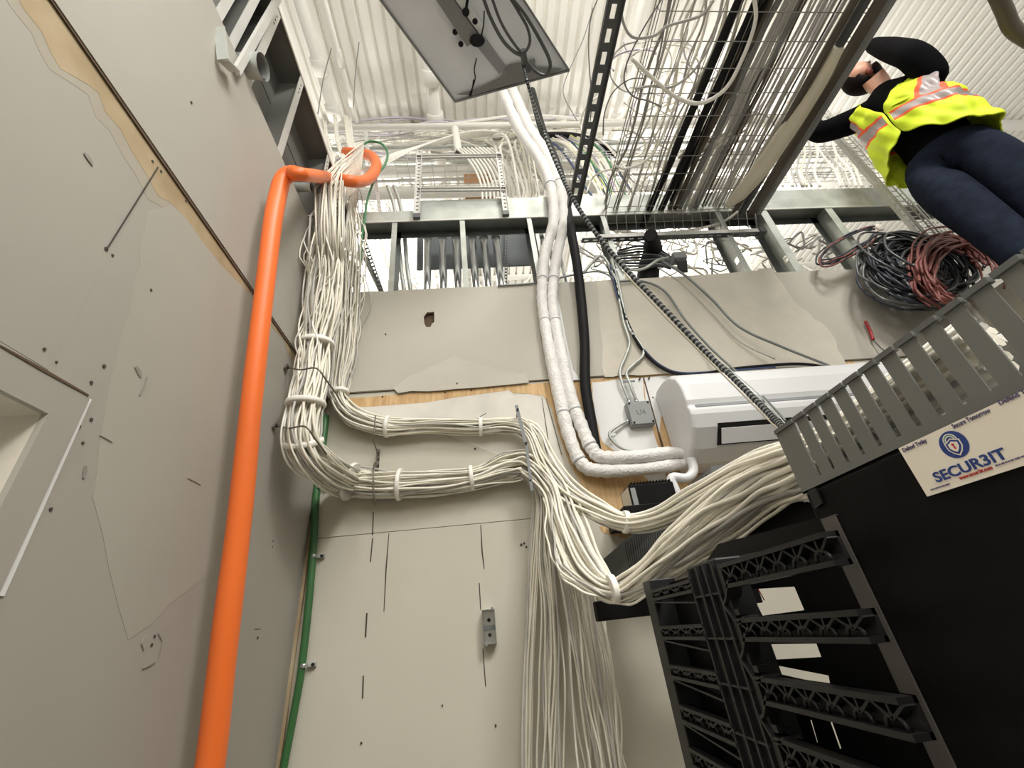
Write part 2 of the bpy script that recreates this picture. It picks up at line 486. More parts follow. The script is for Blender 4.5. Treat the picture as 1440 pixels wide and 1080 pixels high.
# ---- doorway in the left wall
door = empty('door_1', (XL, yo1 - 0.43, 0)); door['kind'] = 'structure'
tr = MB(); T = 0.006
tr.box((XL - 0.004, yo1, 0), (XL + T, yd1 - 0.002, zd - 0.003)); tr.box((XL - 0.004, yt0, 0), (XL + T, yd0, zd - 0.003))
tr.box((XL - 0.004, yd0, zo), (XL + T, yo1, zd - 0.003))
S('door_casing', tr, M['paint'], door)
jb = MB(); jb.box((XL - 0.30, yo1, 0), (XL - 0.004, yo1 + 0.015, zo + 0.015)); jb.box((XL - 0.30, yd0 - 0.015, 0), (XL - 0.004, yd0, zo + 0.015))
jb.box((XL - 0.30, yd0, zo), (XL - 0.004, yo1, zo + 0.015))
S('door_jamb', jb, M['skim'], door)
cj = MB(); cj.bar(P(125, 560, X=XL + 0.001), P(0, 838, X=XL + 0.001), 0.010, 0.002, up=(1, 0, 0)); S('caulk_line', cj, M['white'], door)
stroke('shadow_gap', [(0, 486), (60, 520), (124, 556)], 4.5, dict(X=XL + 0.0062), M['line'], door)
# room beyond the doorway
ob = MB(); ob.box((XL - 2.0, -1.6, 0), (XL - 1.95, 2.6, 2.75)); S('wall_beyond_door', ob, M['white'])
oc = MB(); oc.box((XL - 2.0, -1.6, 2.7), (XL - HT - 0.002, 2.6, 2.76)); S('ceiling_beyond_door', oc, M['white'])

# ---- other walls and floor of the closet
w = MB(); w.box((XL - 0.1, YF - 0.1, 0), (XR + 0.2, YF, ZT)); S('wall_front', w, M['beige'])
w = MB(); w.box((XR, YF, 0), (XR + 0.1, D, ZT - 0.3)); S('wall_right', w, M['beige'])
w = MB(); w.box((-6, -6, -0.1), (9, 9, 0)); S('floor', w, mat('concrete_floor', (196, 192, 184), 0.6, var=0.06, scale=2))

# ---- left wall framing above the boards
zt2 = P(470, 240, X=XL).z
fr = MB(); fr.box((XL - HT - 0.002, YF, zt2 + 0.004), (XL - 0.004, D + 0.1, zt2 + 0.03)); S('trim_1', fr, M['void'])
fr = MB(); fr.box((XL - 0.0035, YF, zt2 - 0.004), (XL + 0.002, D + 0.05, zt2 + 0.035)); S('trim_2', fr, M['deck'])
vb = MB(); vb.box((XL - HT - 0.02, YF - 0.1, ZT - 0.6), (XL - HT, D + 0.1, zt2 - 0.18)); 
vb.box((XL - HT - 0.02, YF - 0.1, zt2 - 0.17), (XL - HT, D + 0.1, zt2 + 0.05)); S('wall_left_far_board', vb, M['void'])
# ============================================================ HALL ABOVE
ZD = 8.25
# corrugated roof deck: trapezoid ribs running along Y
dk = MB(); x = -9.0; p_ = 0.152
prof = []
while x < 17:
    prof += [(x, 0), (x + 0.085, 0), (x + 0.105, 0.04), (x + 0.132, 0.04)]; x += p_
n = len(prof)
dk.add([(a, -5, ZD + b) for a, b in prof] + [(a, 16, ZD + b) for a, b in prof], [(i, i + 1, n + i + 1, n + i) for i in range(n - 1)])
dk.box((-9, -5, ZD + 0.1), (17, 16, ZD + 0.12))
S('ceiling', dk, M['deck'])
# far walls of the hall
w = MB(); w.box((-9, 15.9, 0), (17, 16, ZD)); w.box((16.9, -5, 0), (17, 16, ZD)); w.box((-9.1, -5, 3.4), (-9, 16, ZD)); S('wall_hall', w, M['deck'])


def joist(y, z1, z0, x0, x1, label, pitch=0.62):
    t = empty('roof_joist', ((x0 + x1) / 2, y, z0), label, 'roof joist', 'white open web joists')
    m = MB(); m.box((x0, y - 0.06, z1 - 0.05), (x1, y + 0.06, z1)); m.build('top_chord', M['deck'], t)
    m = MB(); m.box((x0, y - 0.05, z0), (x1, y + 0.05, z0 + 0.05)); m.build('bottom_chord', M['deck'], t)
    m = MB(); x = x0; up = True
    while x < x1 - pitch:
        a = (x, y, z0 + 0.04 if up else z1 - 0.04); b = (x + pitch, y, z1 - 0.04 if up else z0 + 0.04)
        m.tube([a, b], 0.02, 6); x += pitch; up = not up
    m.build('web', M['deck'], t)
    return t


for i, y in enumerate((4.1, 6.6, 9.2, 12)):
    joist(y, ZD - 0.005, ZD - 0.75, -8, 16, 'white open web steel joist hanging under the ribbed roof deck')
# second, lower beam line seen as a flat white band
m = MB(); m.box((-8, 3.5, ZD - 0.12), (16, 3.62, ZD - 0.004)); tag(m.build('purlin', M['deck']), 'flat white purlin running right under the roof deck in front of the joists', 'beam')

# sprinkler mains and drops under the deck (run along the ribs)
for px0, px1, w, lab in (((597, 20), (613, 178), 0.085, 'thick white sprinkler pipe with couplings between roof ribs left of the hanging light'),
                         ((414, 0), (478, 168), 0.07, 'white pipe with a coupling close above the left wall'),
                         ((455, 0), (497, 150), 0.03, 'slim white pipe beside the coupled pipe near the left wall'),
                         ((905, 0), (862, 178), 0.05, 'white pipe under the roof deck right of the perforated strut')):
    z = ZD - 0.2 - w
    a, b = P(*px0, Z=z), P(*px1, Z=z); d = (b - a); d = Vector((0, 1, 0)) * (d.y if d.y else 1)
    xm = (a.x + b.x) / 2
    t = empty('ceiling_pipe', (xm, a.y, z), lab, 'pipe')
    m = MB().tube([(xm, a.y - 1.0, z), (xm, 9, z)], w, 12); m.build('pipe_run', M['deck'], t)
    for yy in (P(*px1, Z=z).y - 0.1, (a.y + b.y) / 2):
        MB().tube([(xm, yy - 0.09, z), (xm, yy + 0.09, z)], w * 1.35, 12).build('coupling', M['deck'], t)

# ---- top track of the back wall (deep galvanised header)
HD = P(560, 335, Z=ZH).y - D
m = MB()
x0h = XL + 0.02; x1h = XR + 0.6
hd = empty('header_track', ((x0h + x1h) / 2, D, ZH), 'deep galvanised header track spanning the open studs above the back wall', 'steel header')
m.box((x0h, D - 0.002, ZH), (x1h, D + 0.003, ZH + 0.098)); m.build('front_flange', M['galv'], hd)
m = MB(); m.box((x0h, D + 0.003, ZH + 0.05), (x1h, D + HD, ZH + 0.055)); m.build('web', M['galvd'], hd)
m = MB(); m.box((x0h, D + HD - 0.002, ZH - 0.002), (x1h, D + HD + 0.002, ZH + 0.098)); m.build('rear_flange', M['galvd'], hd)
m = MB(); m.box((x0h, D - 0.004, ZH), (x1h, D - 0.0022, ZH + 0.012)); m.build('lip', M['strutw'], hd)
m = MB(); m.box((P(590, 290, Y=D).x, D + 0.004, ZH + 0.099), (P(1245, 260, Y=D).x + 0.2, D + 0.008, ZH + 0.20)); tag(m.build('header_plate', M['galv']), 'second galvanised strip above the header track behind it', 'steel plate')

# studs
zs0 = ZT - 0.25
studs = [((555, 314), (552, 410), 0.030, 'leftmost stud'), ((650, 312), (660, 402), 0.030, 's'), ((744, 308), (757, 402), 0.028, 's'),
         ((1073, 296), (1120, 384), 0.05, 's'), ((1165, 293), (1215, 380), 0.05, 's'), ((848, 305), (872, 392), 0.03, 's'), ((1010, 300), (1040, 386), 0.032, 's')]
names = ['galvanised stud nearest the left corner, beside the steep perforated strip', 'galvanised stud standing in front of the row of shiny conduits',
         'galvanised stud just left of the white wrapped pipes', 'wide bright galvanised stud with a square knockout right of the mesh tray',
         'wide galvanised stud furthest right beside the cable coil', 'galvanised stud behind the black hose', 'dark galvanised stud under the mesh tray end']
for (a, b, w, _), nm in zip(studs, names):
    xa = P(*a, Y=D).x
    t = empty('steel_stud', (xa, D + 0.02, zs0), nm, 'metal stud', 'galvanised studs over the back wall')
    m = MB(); m.box((xa - w / 2, D + 0.001, zs0), (xa + w / 2, D + 0.0035, ZH + 0.05)); m.build('front_flange', M['galv'], t)
    m = MB()
    xw = xa - w / 2 if xa < 0.3 else xa + w / 2 - 0.002
    zk = ZT + 0.16
    yk0, yk1 = D + HD * 0.35, D + HD * 0.65
    m.box((xw, D + 0.0035, zs0), (xw + 0.002, D + HD, zk)); m.box((xw, D + 0.0035, zk + 0.045), (xw + 0.002, D + HD, ZH + 0.05))
    m.box((xw, D + 0.0035, zk), (xw + 0.002, yk0, zk + 0.045)); m.box((xw, yk1, zk), (xw + 0.002, D + HD, zk + 0.045))
    m.build('web', M['galv'], t)
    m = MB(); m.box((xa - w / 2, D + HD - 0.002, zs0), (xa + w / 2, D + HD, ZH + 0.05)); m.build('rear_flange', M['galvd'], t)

# studs of the left wall, seen through the open top
zb = ZT - 0.3
for i, (px, py, w) in enumerate(((398, 205, 0.035), (444, 315, 0.03), (352, 112, 0.035), (328, 62, 0.03), (305, 30, 0.03), (462, 345, 0.03))):
    yy = P(px, py, X=XL).y
    t = empty('steel_stud', (XL - 0.02, yy, zb), ['pale stud with screw holes meeting the orange duct bend', 'pale stud beside the falling white cables', 'pale stud right of the cut pipe sleeve',
                                                   'scratched pale stud above the pipe sleeve', 'pale stud nearest the top edge of the photo', 'slim pale stud in the far corner'][i], 'metal stud', 'pale studs over the left wall')
    m = MB(); m.box((XL - 0.006, yy - w / 2, zb), (XL - 0.003, yy + w / 2, zt2)); m.build('front_flange', M['strutw'], t)
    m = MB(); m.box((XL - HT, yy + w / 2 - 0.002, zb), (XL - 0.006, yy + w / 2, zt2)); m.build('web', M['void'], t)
    m = MB()
    for k in range(3):
        m.tube([(XL - 0.0025, yy, zt2 - 0.05 - k * 0.03), (XL - 0.0015, yy, zt2 - 0.05 - k * 0.03)], 0.004, 8)
    m.build('screw_hole', M['dark'], t)
# beige board behind the studs
for pa in ([(362, 130), (388, 150), (372, 190), (352, 120)], [(405, 235), (432, 215), (445, 300), (440, 330)]):
    pass
m = MB(); m.box((XL - HT, 0.9, ZT - 0.1), (XL - HT + 0.008, 1.28, ZT + 0.21)); m.box((XL - HT, 1.36, ZT - 0.1), (XL - HT + 0.008, 1.66, ZT + 0.16)); S('wall_left_board_behind_studs', m, M['beige'])

# pipe sleeves sticking out through the top of the left wall
def sleeve(px, py, r, lab, name='pipe_sleeve'):
    c = P(px, py, X=XL - 0.01)
    t = empty(name, c, lab, 'pipe sleeve', 'pipe sleeves through the left wall')
    N = 14; r2 = r * 0.88
    m = MB().tube([c + Vector((-0.08, 0, 0)), c + Vector((0.055, 0, -0.01))], r, 20, cap=False); m.build('shell', M['galv'], t)
    m = MB().tube([c + Vector((-0.08, 0, 0)), c + Vector((0.054, 0, -0.01))], r2, 20, cap=False); m.build('bore', M['drv'], t)
    m = MB().tube([c + Vector((0.045, 0, -0.009)), c + Vector((0.06, 0, -0.011))], r * 1.08, 20, cap=False); m.build('collar', M['galv'], t)
sleeve(344, 92, 0.036, 'open galvanised pipe sleeve poking over the left wall board, upper one')
sleeve(418, 262, 0.018, 'small grey pipe end behind the bend of the orange duct')
# bent galvanised angle clip by the sleeve
m = MB()
a, b, c_ = P(308, 38, X=XL + 0.012), P(314, 84, X=XL + 0.03), P(330, 100, X=XL + 0.03)
m.bar(a, b, 0.03, 0.004, up=(0, 1, 0.2)); m.bar(b, c_, 0.03, 0.004, up=(0, 1, 0.2))
t = tag(m.build('bent_clip', M['galv']), 'bent galvanised angle clip curling over the top edge of the left wall', 'bracket')
m = MB(); m.bar(P(333, 100, X=XL + 0.02), P(392, -4, X=XL + 0.02), 0.024, 0.012, up=(1, 0, 0)); tag(m.build('flat_bar', M['strutw']), 'pale scraped flat bar rising from the pipe sleeve', 'metal bar')

# ---- shiny conduits behind the studs
def conduit(px, pyt, pyb, yy, r, i):
    a = P(px[0], pyt, Y=yy); x_ = a.x
    t = empty('conduit', (x_, yy, ZT - 0.3), None, 'conduit', 'shiny conduits behind the studs')
    MB().tube([(x_, yy, ZT - 0.3), (x_, yy, a.z)], r, 14).build('tube', M['zinc'], t)
    MB().tube([(x_, yy, a.z - 0.01), (x_, yy, a.z + 0.03)], r * 1.18, 14).build('coupling', M['galv'], t)
    return t
cl = ['first shiny vertical conduit from the left in the row behind the open studs', 'second shiny vertical conduit from the left behind the open studs', 'third shiny vertical conduit from the left behind the open studs',
      'shiny vertical conduit partly hidden by the stud in the middle of the row', 'fifth shiny vertical conduit from the left behind the open studs', 'shiny vertical conduit at the right end of the row of six']
for i, px in enumerate((601, 622, 641, 664, 680, 697)):
    tag(conduit((px,), 334, 405, D + HD + 0.10, 0.025, i), cl[i])
for i, px in enumerate((762, 770, 782)):
    tag(conduit((px,), 334, 405, D + HD + 0.12, 0.013, i), 'slim shiny conduit glimpsed between the white wrapped pipes')
for o in COL.objects:
    if o.get('label') == 'slim shiny conduit glimpsed between the white wrapped pipes': o['group'] = 'slim conduits behind the wrapped pipes'
m = MB(); a = P(587, 328, Y=D + HD + 0.22); b = P(757, 372, Y=D + HD + 0.22)
m.box((a.x, D + HD + 0.22, b.z), (b.x + 0.02, D + HD + 0.23, a.z + 0.02)); tag(m.build('backing_panel', mat('slate_grey_panel', (96, 102, 106), 0.6, 0.2))), 
tag(COL.objects[-1] if False else bpy.data.objects['backing_panel'], 'slate grey steel panel behind the row of shiny conduits', 'steel panel')
# long diagonal bright channel and perforated strip at the left corner
m = MB(); m.bar(P(508, 352, Y=D + 0.13), P(540, 418, Y=D + 0.13), 0.028, 0.02, up=(0, 1, 0)); tag(m.build('steel_channel', M['zinc']), 'bright slanted steel channel in the far left corner above the back wall', 'channel')


def strip(name, p, q, w, hw, hl, pitch, side, lab, m_='strut', flange=0.0, cat='perforated strut', group=None):
    mb = MB(); perforated(mb, p, q, w, hw, hl, pitch, side, flange=flange)
    return tag(mb.build(name, M[m_]), lab, cat, group)


strip('perforated_strip', P(511, 335, Y=D + 0.1), P(537, 412, Y=D + 0.1), 0.026, 0.012, 0.02, 0.032, (1, 0, 0), 'steep dark perforated strip beside the leftmost stud')
strip('perforated_strip', P(713, 322, Y=D + 0.3), P(711, 404, Y=D + 0.3), 0.02, 0.009, 0.017, 0.028, (1, 0, 0), 'thin perforated strip hanging right of the shiny conduits')
strip('perforated_strip', P(588, 322, Y=D + 0.3), P(594, 352, Y=D + 0.3), 0.02, 0.009, 0.017, 0.028, (1, 0, 0), 'short dark perforated strip left of the shiny conduits')
# long strut along the room axis
zst = CAMZ + 2.05
sa, sb = P(868, -12, Z=zst), P(806, 290, Z=zst)
sw_ = rpx(sa, 1); sa = sa + (sa - sb) * 0.9
strip('slotted_strut', sa, sb, sw_ * 23, sw_ * 8, sw_ * 17, sw_ * 29, (1, 0, 0), 'long black slotted strut crossing overhead with bright slots', 'strut', flange=0.02)

# trapeze frame of pale perforated strut, left of centre
YT = D - 0.04
tz = empty('trapeze_frame', P(648, 300, Y=YT), 'pale perforated strut trapeze frame hung above the header left of the wrapped pipes', 'strut frame')
for a, b in (((590, 212), (586, 306)), ((701, 214), (712, 302))):
    mb = MB(); perforated(mb, P(*a, Y=YT), P(*b, Y=YT), 0.03, 0.012, 0.012, 0.035, (1, 0, 0), flange=0.012); mb.build('hanger', M['strutw'], tz); m = MB(); m.bar(P(*a, Y=YT + 0.016), P(*b, Y=YT + 0.016), 0.028, 0.002, up=(0, 1, 0)); m.build('hanger_shade_backing', M['strut'], tz)  # dark strip added behind each hanger so its holes look shaded inside
for a, b in (((586, 222), (706, 220)), ((588, 268), (712, 267))):
    mb = MB(); perforated(mb, P(*a, Y=YT), P(*b, Y=YT), 0.026, 0.008, 0.022, 0.045, (0, 0, 1), flange=0.012); mb.build('crossbar', M['strutw'], tz); m = MB(); m.bar(P(*a, Y=YT + 0.016), P(*b, Y=YT + 0.016), 0.026, 0.002, up=(0, 1, 0)); m.build('crossbar_shade_backing', M['strut'], tz)  # same added dark strip stands for shade inside the crossbar slots
for x, y in ((586, 304), (711, 300)):
    m = MB(); c = P(x, y, Y=YT - 0.01); m.box(c - Vector((0.02, 0.01, 0.02)), c + Vector((0.02, 0.01, 0.015))); m.build('foot_clamp', M['strut'], tz)
strip('perforated_strip', P(514, 184, Y=D + 0.4), P(524, 262, Y=D + 0.4), 0.028, 0.008, 0.008, 0.03, (1, 0, 0), 'pale slim perforated hanger beside the orange duct end', 'strutw')
strip('perforated_strip', P(528, 250, Y=D + 0.2), P(536, 312, Y=D + 0.2), 0.024, 0.008, 0.008, 0.03, (1, 0, 0), 'pale slim perforated hanger below the orange duct end', 'strutw')

# ---- horizontal white pipes and ducts in the hall behind the header
for i, (y0, yy, r, x0, x1, lab, mm) in enumerate((
        (238, 2.9, 0.07, 500, 1000, 'thick white horizontal duct crossing behind the trapeze frame', 'deck'),
        (268, 2.6, 0.07, 480, 930, 'thick white horizontal duct just above the header, lower of two', 'deck'),
        (178, 2.3, 0.035, 460, 900, 'white horizontal pipe under the joist', 'deck'),
        (205, 2.6, 0.02, 520, 1000, 'thin grey horizontal conduit above the trapeze', 'galv'),
        (226, 3.5, 0.03, 520, 1000, 'thin grey horizontal conduit behind the trapeze top bar', 'galv'),
        (252, 3.0, 0.02, 530, 880, 'slim pale horizontal conduit between the two ducts', 'strutw'))):
    a = P(x0, y0 + 4, Y=D + yy - 1.2); b = P(x1, y0 - 6, Y=D + yy - 1.2)
    z = (a.z + b.z) / 2
    MB().tube([(a.x - 1, a.y, z), (b.x + 1, a.y, z)], r, 14)
    o = MB().tube([(a.x - 1, a.y, z), (b.x + 1, a.y, z)], r, 14).build('overhead_pipe', M[mm]); tag(o, lab, 'pipe')
# short open white pipe end
a, b = P(640, 182, Y=2.6), P(645, 216, Y=2.5)
t = empty('pipe_stub', b, 'short open ended white pipe pointing down above the trapeze frame', 'pipe')
MB().tube([a, b], 0.04, 16, cap=False).build('pipe_wall', M['deck'], t); MB().tube([a, a.lerp(b, 0.9)], 0.032, 16).build('bore', M['drv'], t)
for (a, b, w_, lab) in (((668, 150), (645, 210), 0.02, 'white slanting hanger rod left of the wrapped pipes'), ((650, 250), (632, 275), 0.05, 'white slanting duct elbow under the cardboard box'), ((775, 132), (787, 162), 0.012, 'white threaded rod')):
    pass
# cardboard box lying on the far tray
c0, c1 = P(652, 245, Y=3.3), P(694, 262, Y=3.3)
m = MB(); m.box((c0.x, 3.3, c1.z), (c1.x, 3.6, c0.z)); tag(m.build('cardboard_box', M['box']), 'brown cardboard box resting on the mesh tray behind the trapeze', 'box')


# ---- wire mesh trays
def mesh_tray(name, p, q, width, side, depth_, lab, pitch=0.1, nl=7, r=0.0025, m_='wire', up=(0, 0, 1), cat='wire mesh tray', group=None):
    p = Vector(p); q = Vector(q); s_ = Vector(side).normalized(); u = Vector(up); mb = MB()
    L = (q - p).length; t = (q - p).normalized()
    for k in range(nl):
        o = s_ * (width * (k / (nl - 1) - 0.5)); mb.tube([p + o, q + o], r, 4)
    for sg in (-1, 1):
        for h in ((0.5, 1) if depth_ > 0.04 else (1,)):
            o = s_ * (sg * width / 2) + u * depth_ * h; mb.tube([p + o, q + o], r * 1.2, 4)
    k = 0
    while k * pitch <= L:
        c = p + t * (k * pitch) - u * r * 2
        mb.tube([c - s_ * width / 2 + u * depth_, c - s_ * width / 2, c + s_ * width / 2, c + s_ * width / 2 + u * depth_], r, 4, smooth=False); k += 1
    return tag(mb.build(name, M[m_], fix=False), lab, cat, group)


ZTR = CAMZ + 2.18
tl0, tr0 = P(852, 300, Z=ZTR), P(1062, 290, Z=ZTR)
TW = tr0.x - tl0.x; TXC = (tl0.x + tr0.x) / 2; TY1 = (tl0.y + tr0.y) / 2
mesh_tray('wire_mesh_tray', (TXC, -0.35, ZTR), (TXC, TY1, ZTR), TW, (1, 0, 0), 0.07, 'wide wire mesh tray full of cables running overhead towards the viewer', pitch=0.105, nl=15, r=0.0022)
# down-turned end of the tray
mesh_tray('wire_mesh_tray', (TXC, TY1, ZTR), (TXC, TY1 + 0.09, ZTR - 0.20), TW, (1, 0, 0), 0.02, 'short down-turned mesh end of the wide tray above the slotted channel', pitch=0.07, nl=17, r=0.002)
# slotted trapeze channel carrying the tray
ca, cb = P(819, 343, Y=TY1 + 0.02), P(1070, 325, Y=TY1 + 0.02); zc = (ca.z + cb.z) / 2
t = empty('slotted_channel', ((ca.x + cb.x) / 2, TY1, zc), 'horizontal slotted channel holding up the end of the wide mesh tray', 'strut channel')
mb = MB(); mb.box((ca.x, TY1 + 0.0, zc), (cb.x, TY1 + 0.003, zc + 0.028)); mb.build('front_wall', M['strutw'], t)
mb = MB(); perforated(mb, Vector((ca.x, TY1 + 0.018, zc)), Vector((cb.x, TY1 + 0.018, zc)), 0.034, 0.012, 0.03, 0.055, (0, 1, 0)); mb.build('slotted_base', M['strut'], t)
mb = MB(); mb.box((ca.x, TY1 + 0.034, zc), (cb.x, TY1 + 0.037, zc + 0.028)); mb.build('rear_wall', M['galvd'], t)
mb = MB(); mb.box((cb.x - 0.03, TY1 - 0.01, zc - 0.012), (cb.x + 0.01, TY1 + 0.05, zc + 0.03)); mb.build('end_clip', M['strut'], t)

# vertical tray by the person and the ladder tray to its right
a, b = P(1160, 176, Y=D - 0.07), P(1312, 340, Y=D - 0.07)
xa_, za_, zb_ = (a.x + b.x) / 2, a.z, b.z
xv = P(1250, 268, Y=D - 0.07).x
mesh_tray('wire_mesh_tray', (xv, D - 0.07, CAMZ + 1.02 * D), (xv, D - 0.07, CAMZ + 1.9 * D), 0.10, (1, 0, 0), 0.02, 'narrow upright mesh tray rising past the left side of the person', pitch=0.05, nl=3, r=0.004, up=(0, -1, 0), m_='strutw')
m = MB(); m.box((xv - 0.055, D - 0.075, CAMZ + 1.02 * D), (xv - 0.03, D - 0.05, CAMZ + 1.9 * D)); tag(m.build('tray_rail', M['strutw']), 'pale upright rail along the narrow mesh tray left of the person', 'steel rail')
mesh_tray('wire_mesh_tray', (xv + 0.19, D - 0.05, CAMZ + 1.0 * D), (xv + 0.19, D - 0.05, CAMZ + 1.26 * D), 0.2, (1, 0, 0), 0.02, 'upright wire grid behind the coil of dark cables', pitch=0.04, nl=8, r=0.003, up=(0, -1, 0))

# far horizontal mesh trays in the hall
def far_tray(x0, x1, py, yy, w, lab):
    a = P(x0, py, Y=yy); b = P(x1, py, Y=yy); z = (a.z + b.z) / 2
    mesh_tray('wire_mesh_tray', (a.x, yy, z), (b.x, yy, z), w, (0, 1, 0), 0.10, lab, pitch=0.13, nl=6, r=0.004, m_='strutw')
    return a.x, b.x, z
FT = [far_tray(440, 1010, 204, 3.3, 0.4, 'far mesh tray heaped with white cables, upper one behind the header'),
      far_tray(560, 1180, 240, 2.9, 0.35, 'far mesh tray behind the trapeze frame, lower one')]
b0 = P(472, 170, Y=3.0)
mesh_tray('wire_mesh_tray', P(462, 196, Y=3.0), P(520, 300, Y=2.2), 0.3, (1, 0.2, 0), 0.08, 'pale mesh tray bringing cables down to the left corner', pitch=0.1, nl=7, r=0.0025, m_='strutw')
# mesh tray on the opposite side above the back wall gap, right
far_tray(1060, 1250, 232, 2.6, 0.3, 'far mesh tray beyond the header behind the person')
# ============================================================ CABLES
class Ctl:
    def __init__(s, spec, per=7):
        """spec: (px, py, plane letter, value, half width px)"""
        pts = []; rad = []
        for px, py, a, v, h in spec:
            p = P(px, py, **{a: v}); pts.append(p); rad.append(rpx(p, h))
        s.c = spline(pts, per); s.r = lerpspl(rad, per)


def bundle_paths(ctl, n, loose=0.12, seed=1, freq=0.35, flat=1.0):
    rnd = random.Random(seed); N = len(ctl.c)
    # transport frame
    fr = []; a = None
    for i in range(N):
        t = (ctl.c[min(i + 1, N - 1)] - ctl.c[max(i - 1, 0)]).normalized()
        if a is None:
            a = t.cross(Vector((0, 1, 0))); a = a.normalized() if a.length > .1 else t.orthogonal().normalized()
        a = (a - t * a.dot(t)).normalized(); fr.append((a.copy(), t.cross(a)))
    out = []
    for k in range(n):
        rr = math.sqrt((k + 0.5) / n); an = k * 2.39996 + rnd.uniform(-.2, .2)
        ph = [rnd.uniform(0, 6.28) for _ in range(4)]; f1 = freq * rnd.uniform(0.6, 1.4); f2 = freq * rnd.uniform(0.6, 1.4)
        path = []
        for i in range(N):
            u = rr * math.cos(an) + loose * math.sin(f1 * i + ph[0]) + loose * 0.5 * math.sin(2.3 * f1 * i + ph[2])
            v = (rr * math.sin(an) + loose * math.sin(f2 * i + ph[1])) * flat
            path.append(ctl.c[i] + fr[i][0] * (u * ctl.r[i]) + fr[i][1] * (v * ctl.r[i]))
        out.append(path)
    return out


def keep(p, m=0.006):
    p.x = max(p.x, XL + m + 0.006); p.y = min(p.y, D - 0.012 - m if p.z > ZS - 0.02 else D - m)
    return p


def cables(paths, r, m, lab, group, name='data_cable', n=6, clamp=True, r2=None):
    for k, pa in enumerate(paths):
        if clamp: pa = [keep(p.copy()) for p in pa]
        mm = m[k % len(m)] if isinstance(m, list) else m
        L = len(pa)
        rr = r if r2 is None else [r + (r2 - r) * i / (L - 1) for i in range(L)]
        tag(MB().tube(pa, rr, n).build(name, mm, fix=False), lab, 'data cable', group)


RC = 0.0034
CM = [M['cable'], M['cable'], M['cable2'], M['cable'], M['cable'], M['cable'], M['cableg']]
# A: right hand bundle -> upper row
A_head = [(474, 226, 'Y', D + 0.06, 22), (482, 290, 'Y', D - 0.03, 19), (487, 350, 'Y', D - 0.05, 21), (488, 420, 'Y', D - 0.06, 19), (484, 490, 'Y', D - 0.06, 17),
          (476, 540, 'Y', D - 0.05, 11), (477, 562, 'Y', D - 0.05, 11), (500, 588, 'Y', D - 0.05, 14), (550, 600, 'Y', D - 0.05, 13), (608, 599, 'Y', D - 0.05, 10),
          (670, 600, 'Y', D - 0.05, 11), (716, 597, 'Y', D - 0.055, 10), (748, 610, 'Y', D - 0.08, 14)]
A_duct = A_head + [(768, 650, 'Y', D - 0.13, 16), (795, 690, 'Y', 1.5, 18), (836, 716, 'Y', 1.42, 17), (880, 734, 'Y', 1.34, 12), (925, 728, 'Y', 1.25, 14),
                   (985, 700, 'Y', 1.08, 22), (1050, 668, 'Y', 0.88, 26), (1110, 645, 'Y', 0.68, 26), (1150, 630, 'Y', 0.6, 26), (1195, 600, 'Y', 0.5, 20), (1290, 530, 'X', 0.485, 24), (1380, 470, 'X', 0.485, 30)]
# B: left hand bundle -> lower row
B_head = [(464, 226, 'Y', D + 0.06, 22), (463, 300, 'X', XL + 0.09, 23), (461, 370, 'X', XL + 0.09, 25), (455, 430, 'X', XL + 0.09, 26), (445, 484, 'X', XL + 0.08, 21),
          (438, 530, 'X', XL + 0.085, 22), (429, 572, 'X', XL + 0.09, 22), (426, 618, 'X', XL + 0.10, 23), (447, 652, 'X', XL + 0.13, 25), (490, 676, 'Y', D - 0.07, 22),
          (527, 681, 'Y', D - 0.06, 19), (600, 679, 'Y', D - 0.055, 18), (668, 672, 'Y', D - 0.055, 14), (716, 657, 'Y', D - 0.06, 19), (748, 655, 'Y', D - 0.08, 21)]
B_duct = B_head + [(782, 690, 'Y', 1.52, 22), (800, 745, 'Y', 1.42, 26), (826, 800, 'Y', 1.32, 24), (862, 828, 'Y', 1.24, 14), (905, 812, 'Y', 1.16, 20),
                   (960, 768, 'Y', 1.06, 30), (1030, 716, 'Y', 0.92, 36), (1095, 680, 'Y', 0.76, 36), (1150, 652, 'Y', 0.6, 32), (1195, 620, 'Y', 0.5, 24), (1290, 560, 'X', 0.49, 26), (1390, 500, 'X', 0.49, 30)]
cA = Ctl(A_duct, 6); cB = Ctl(B_duct, 6)
cables(bundle_paths(cA, 24, 0.10, 11, 0.25), 0.0036, CM, 'cream network cable running from the upper wall row across to the grey duct', 'upper bundle cables to the duct', r2=0.0054)
cables(bundle_paths(cB, 34, 0.10, 12, 0.25), 0.0036, CM, 'cream network cable running from the lower wall row across to the grey duct', 'lower bundle cables to the duct', r2=0.0056)
# loops that hang a bit low at the belly
cables(bundle_paths(Ctl([(770, 700, 'Y', 1.5, 10), (782, 760, 'Y', 1.4, 12), (790, 800, 'Y', 1.33, 8), (822, 826, 'Y', 1.27, 10), (862, 842, 'Y', 1.24, 7), (905, 834, 'Y', 1.17, 10), (990, 785, 'Y', 1.02, 14), (1080, 715, 'Y', 0.8, 14), (1150, 690, 'Y', 0.6, 14)], 7), 7, 0.3, 5),
       RC, CM, 'slack cream network cable looping lowest before the grey duct', 'slack loops under the belly')
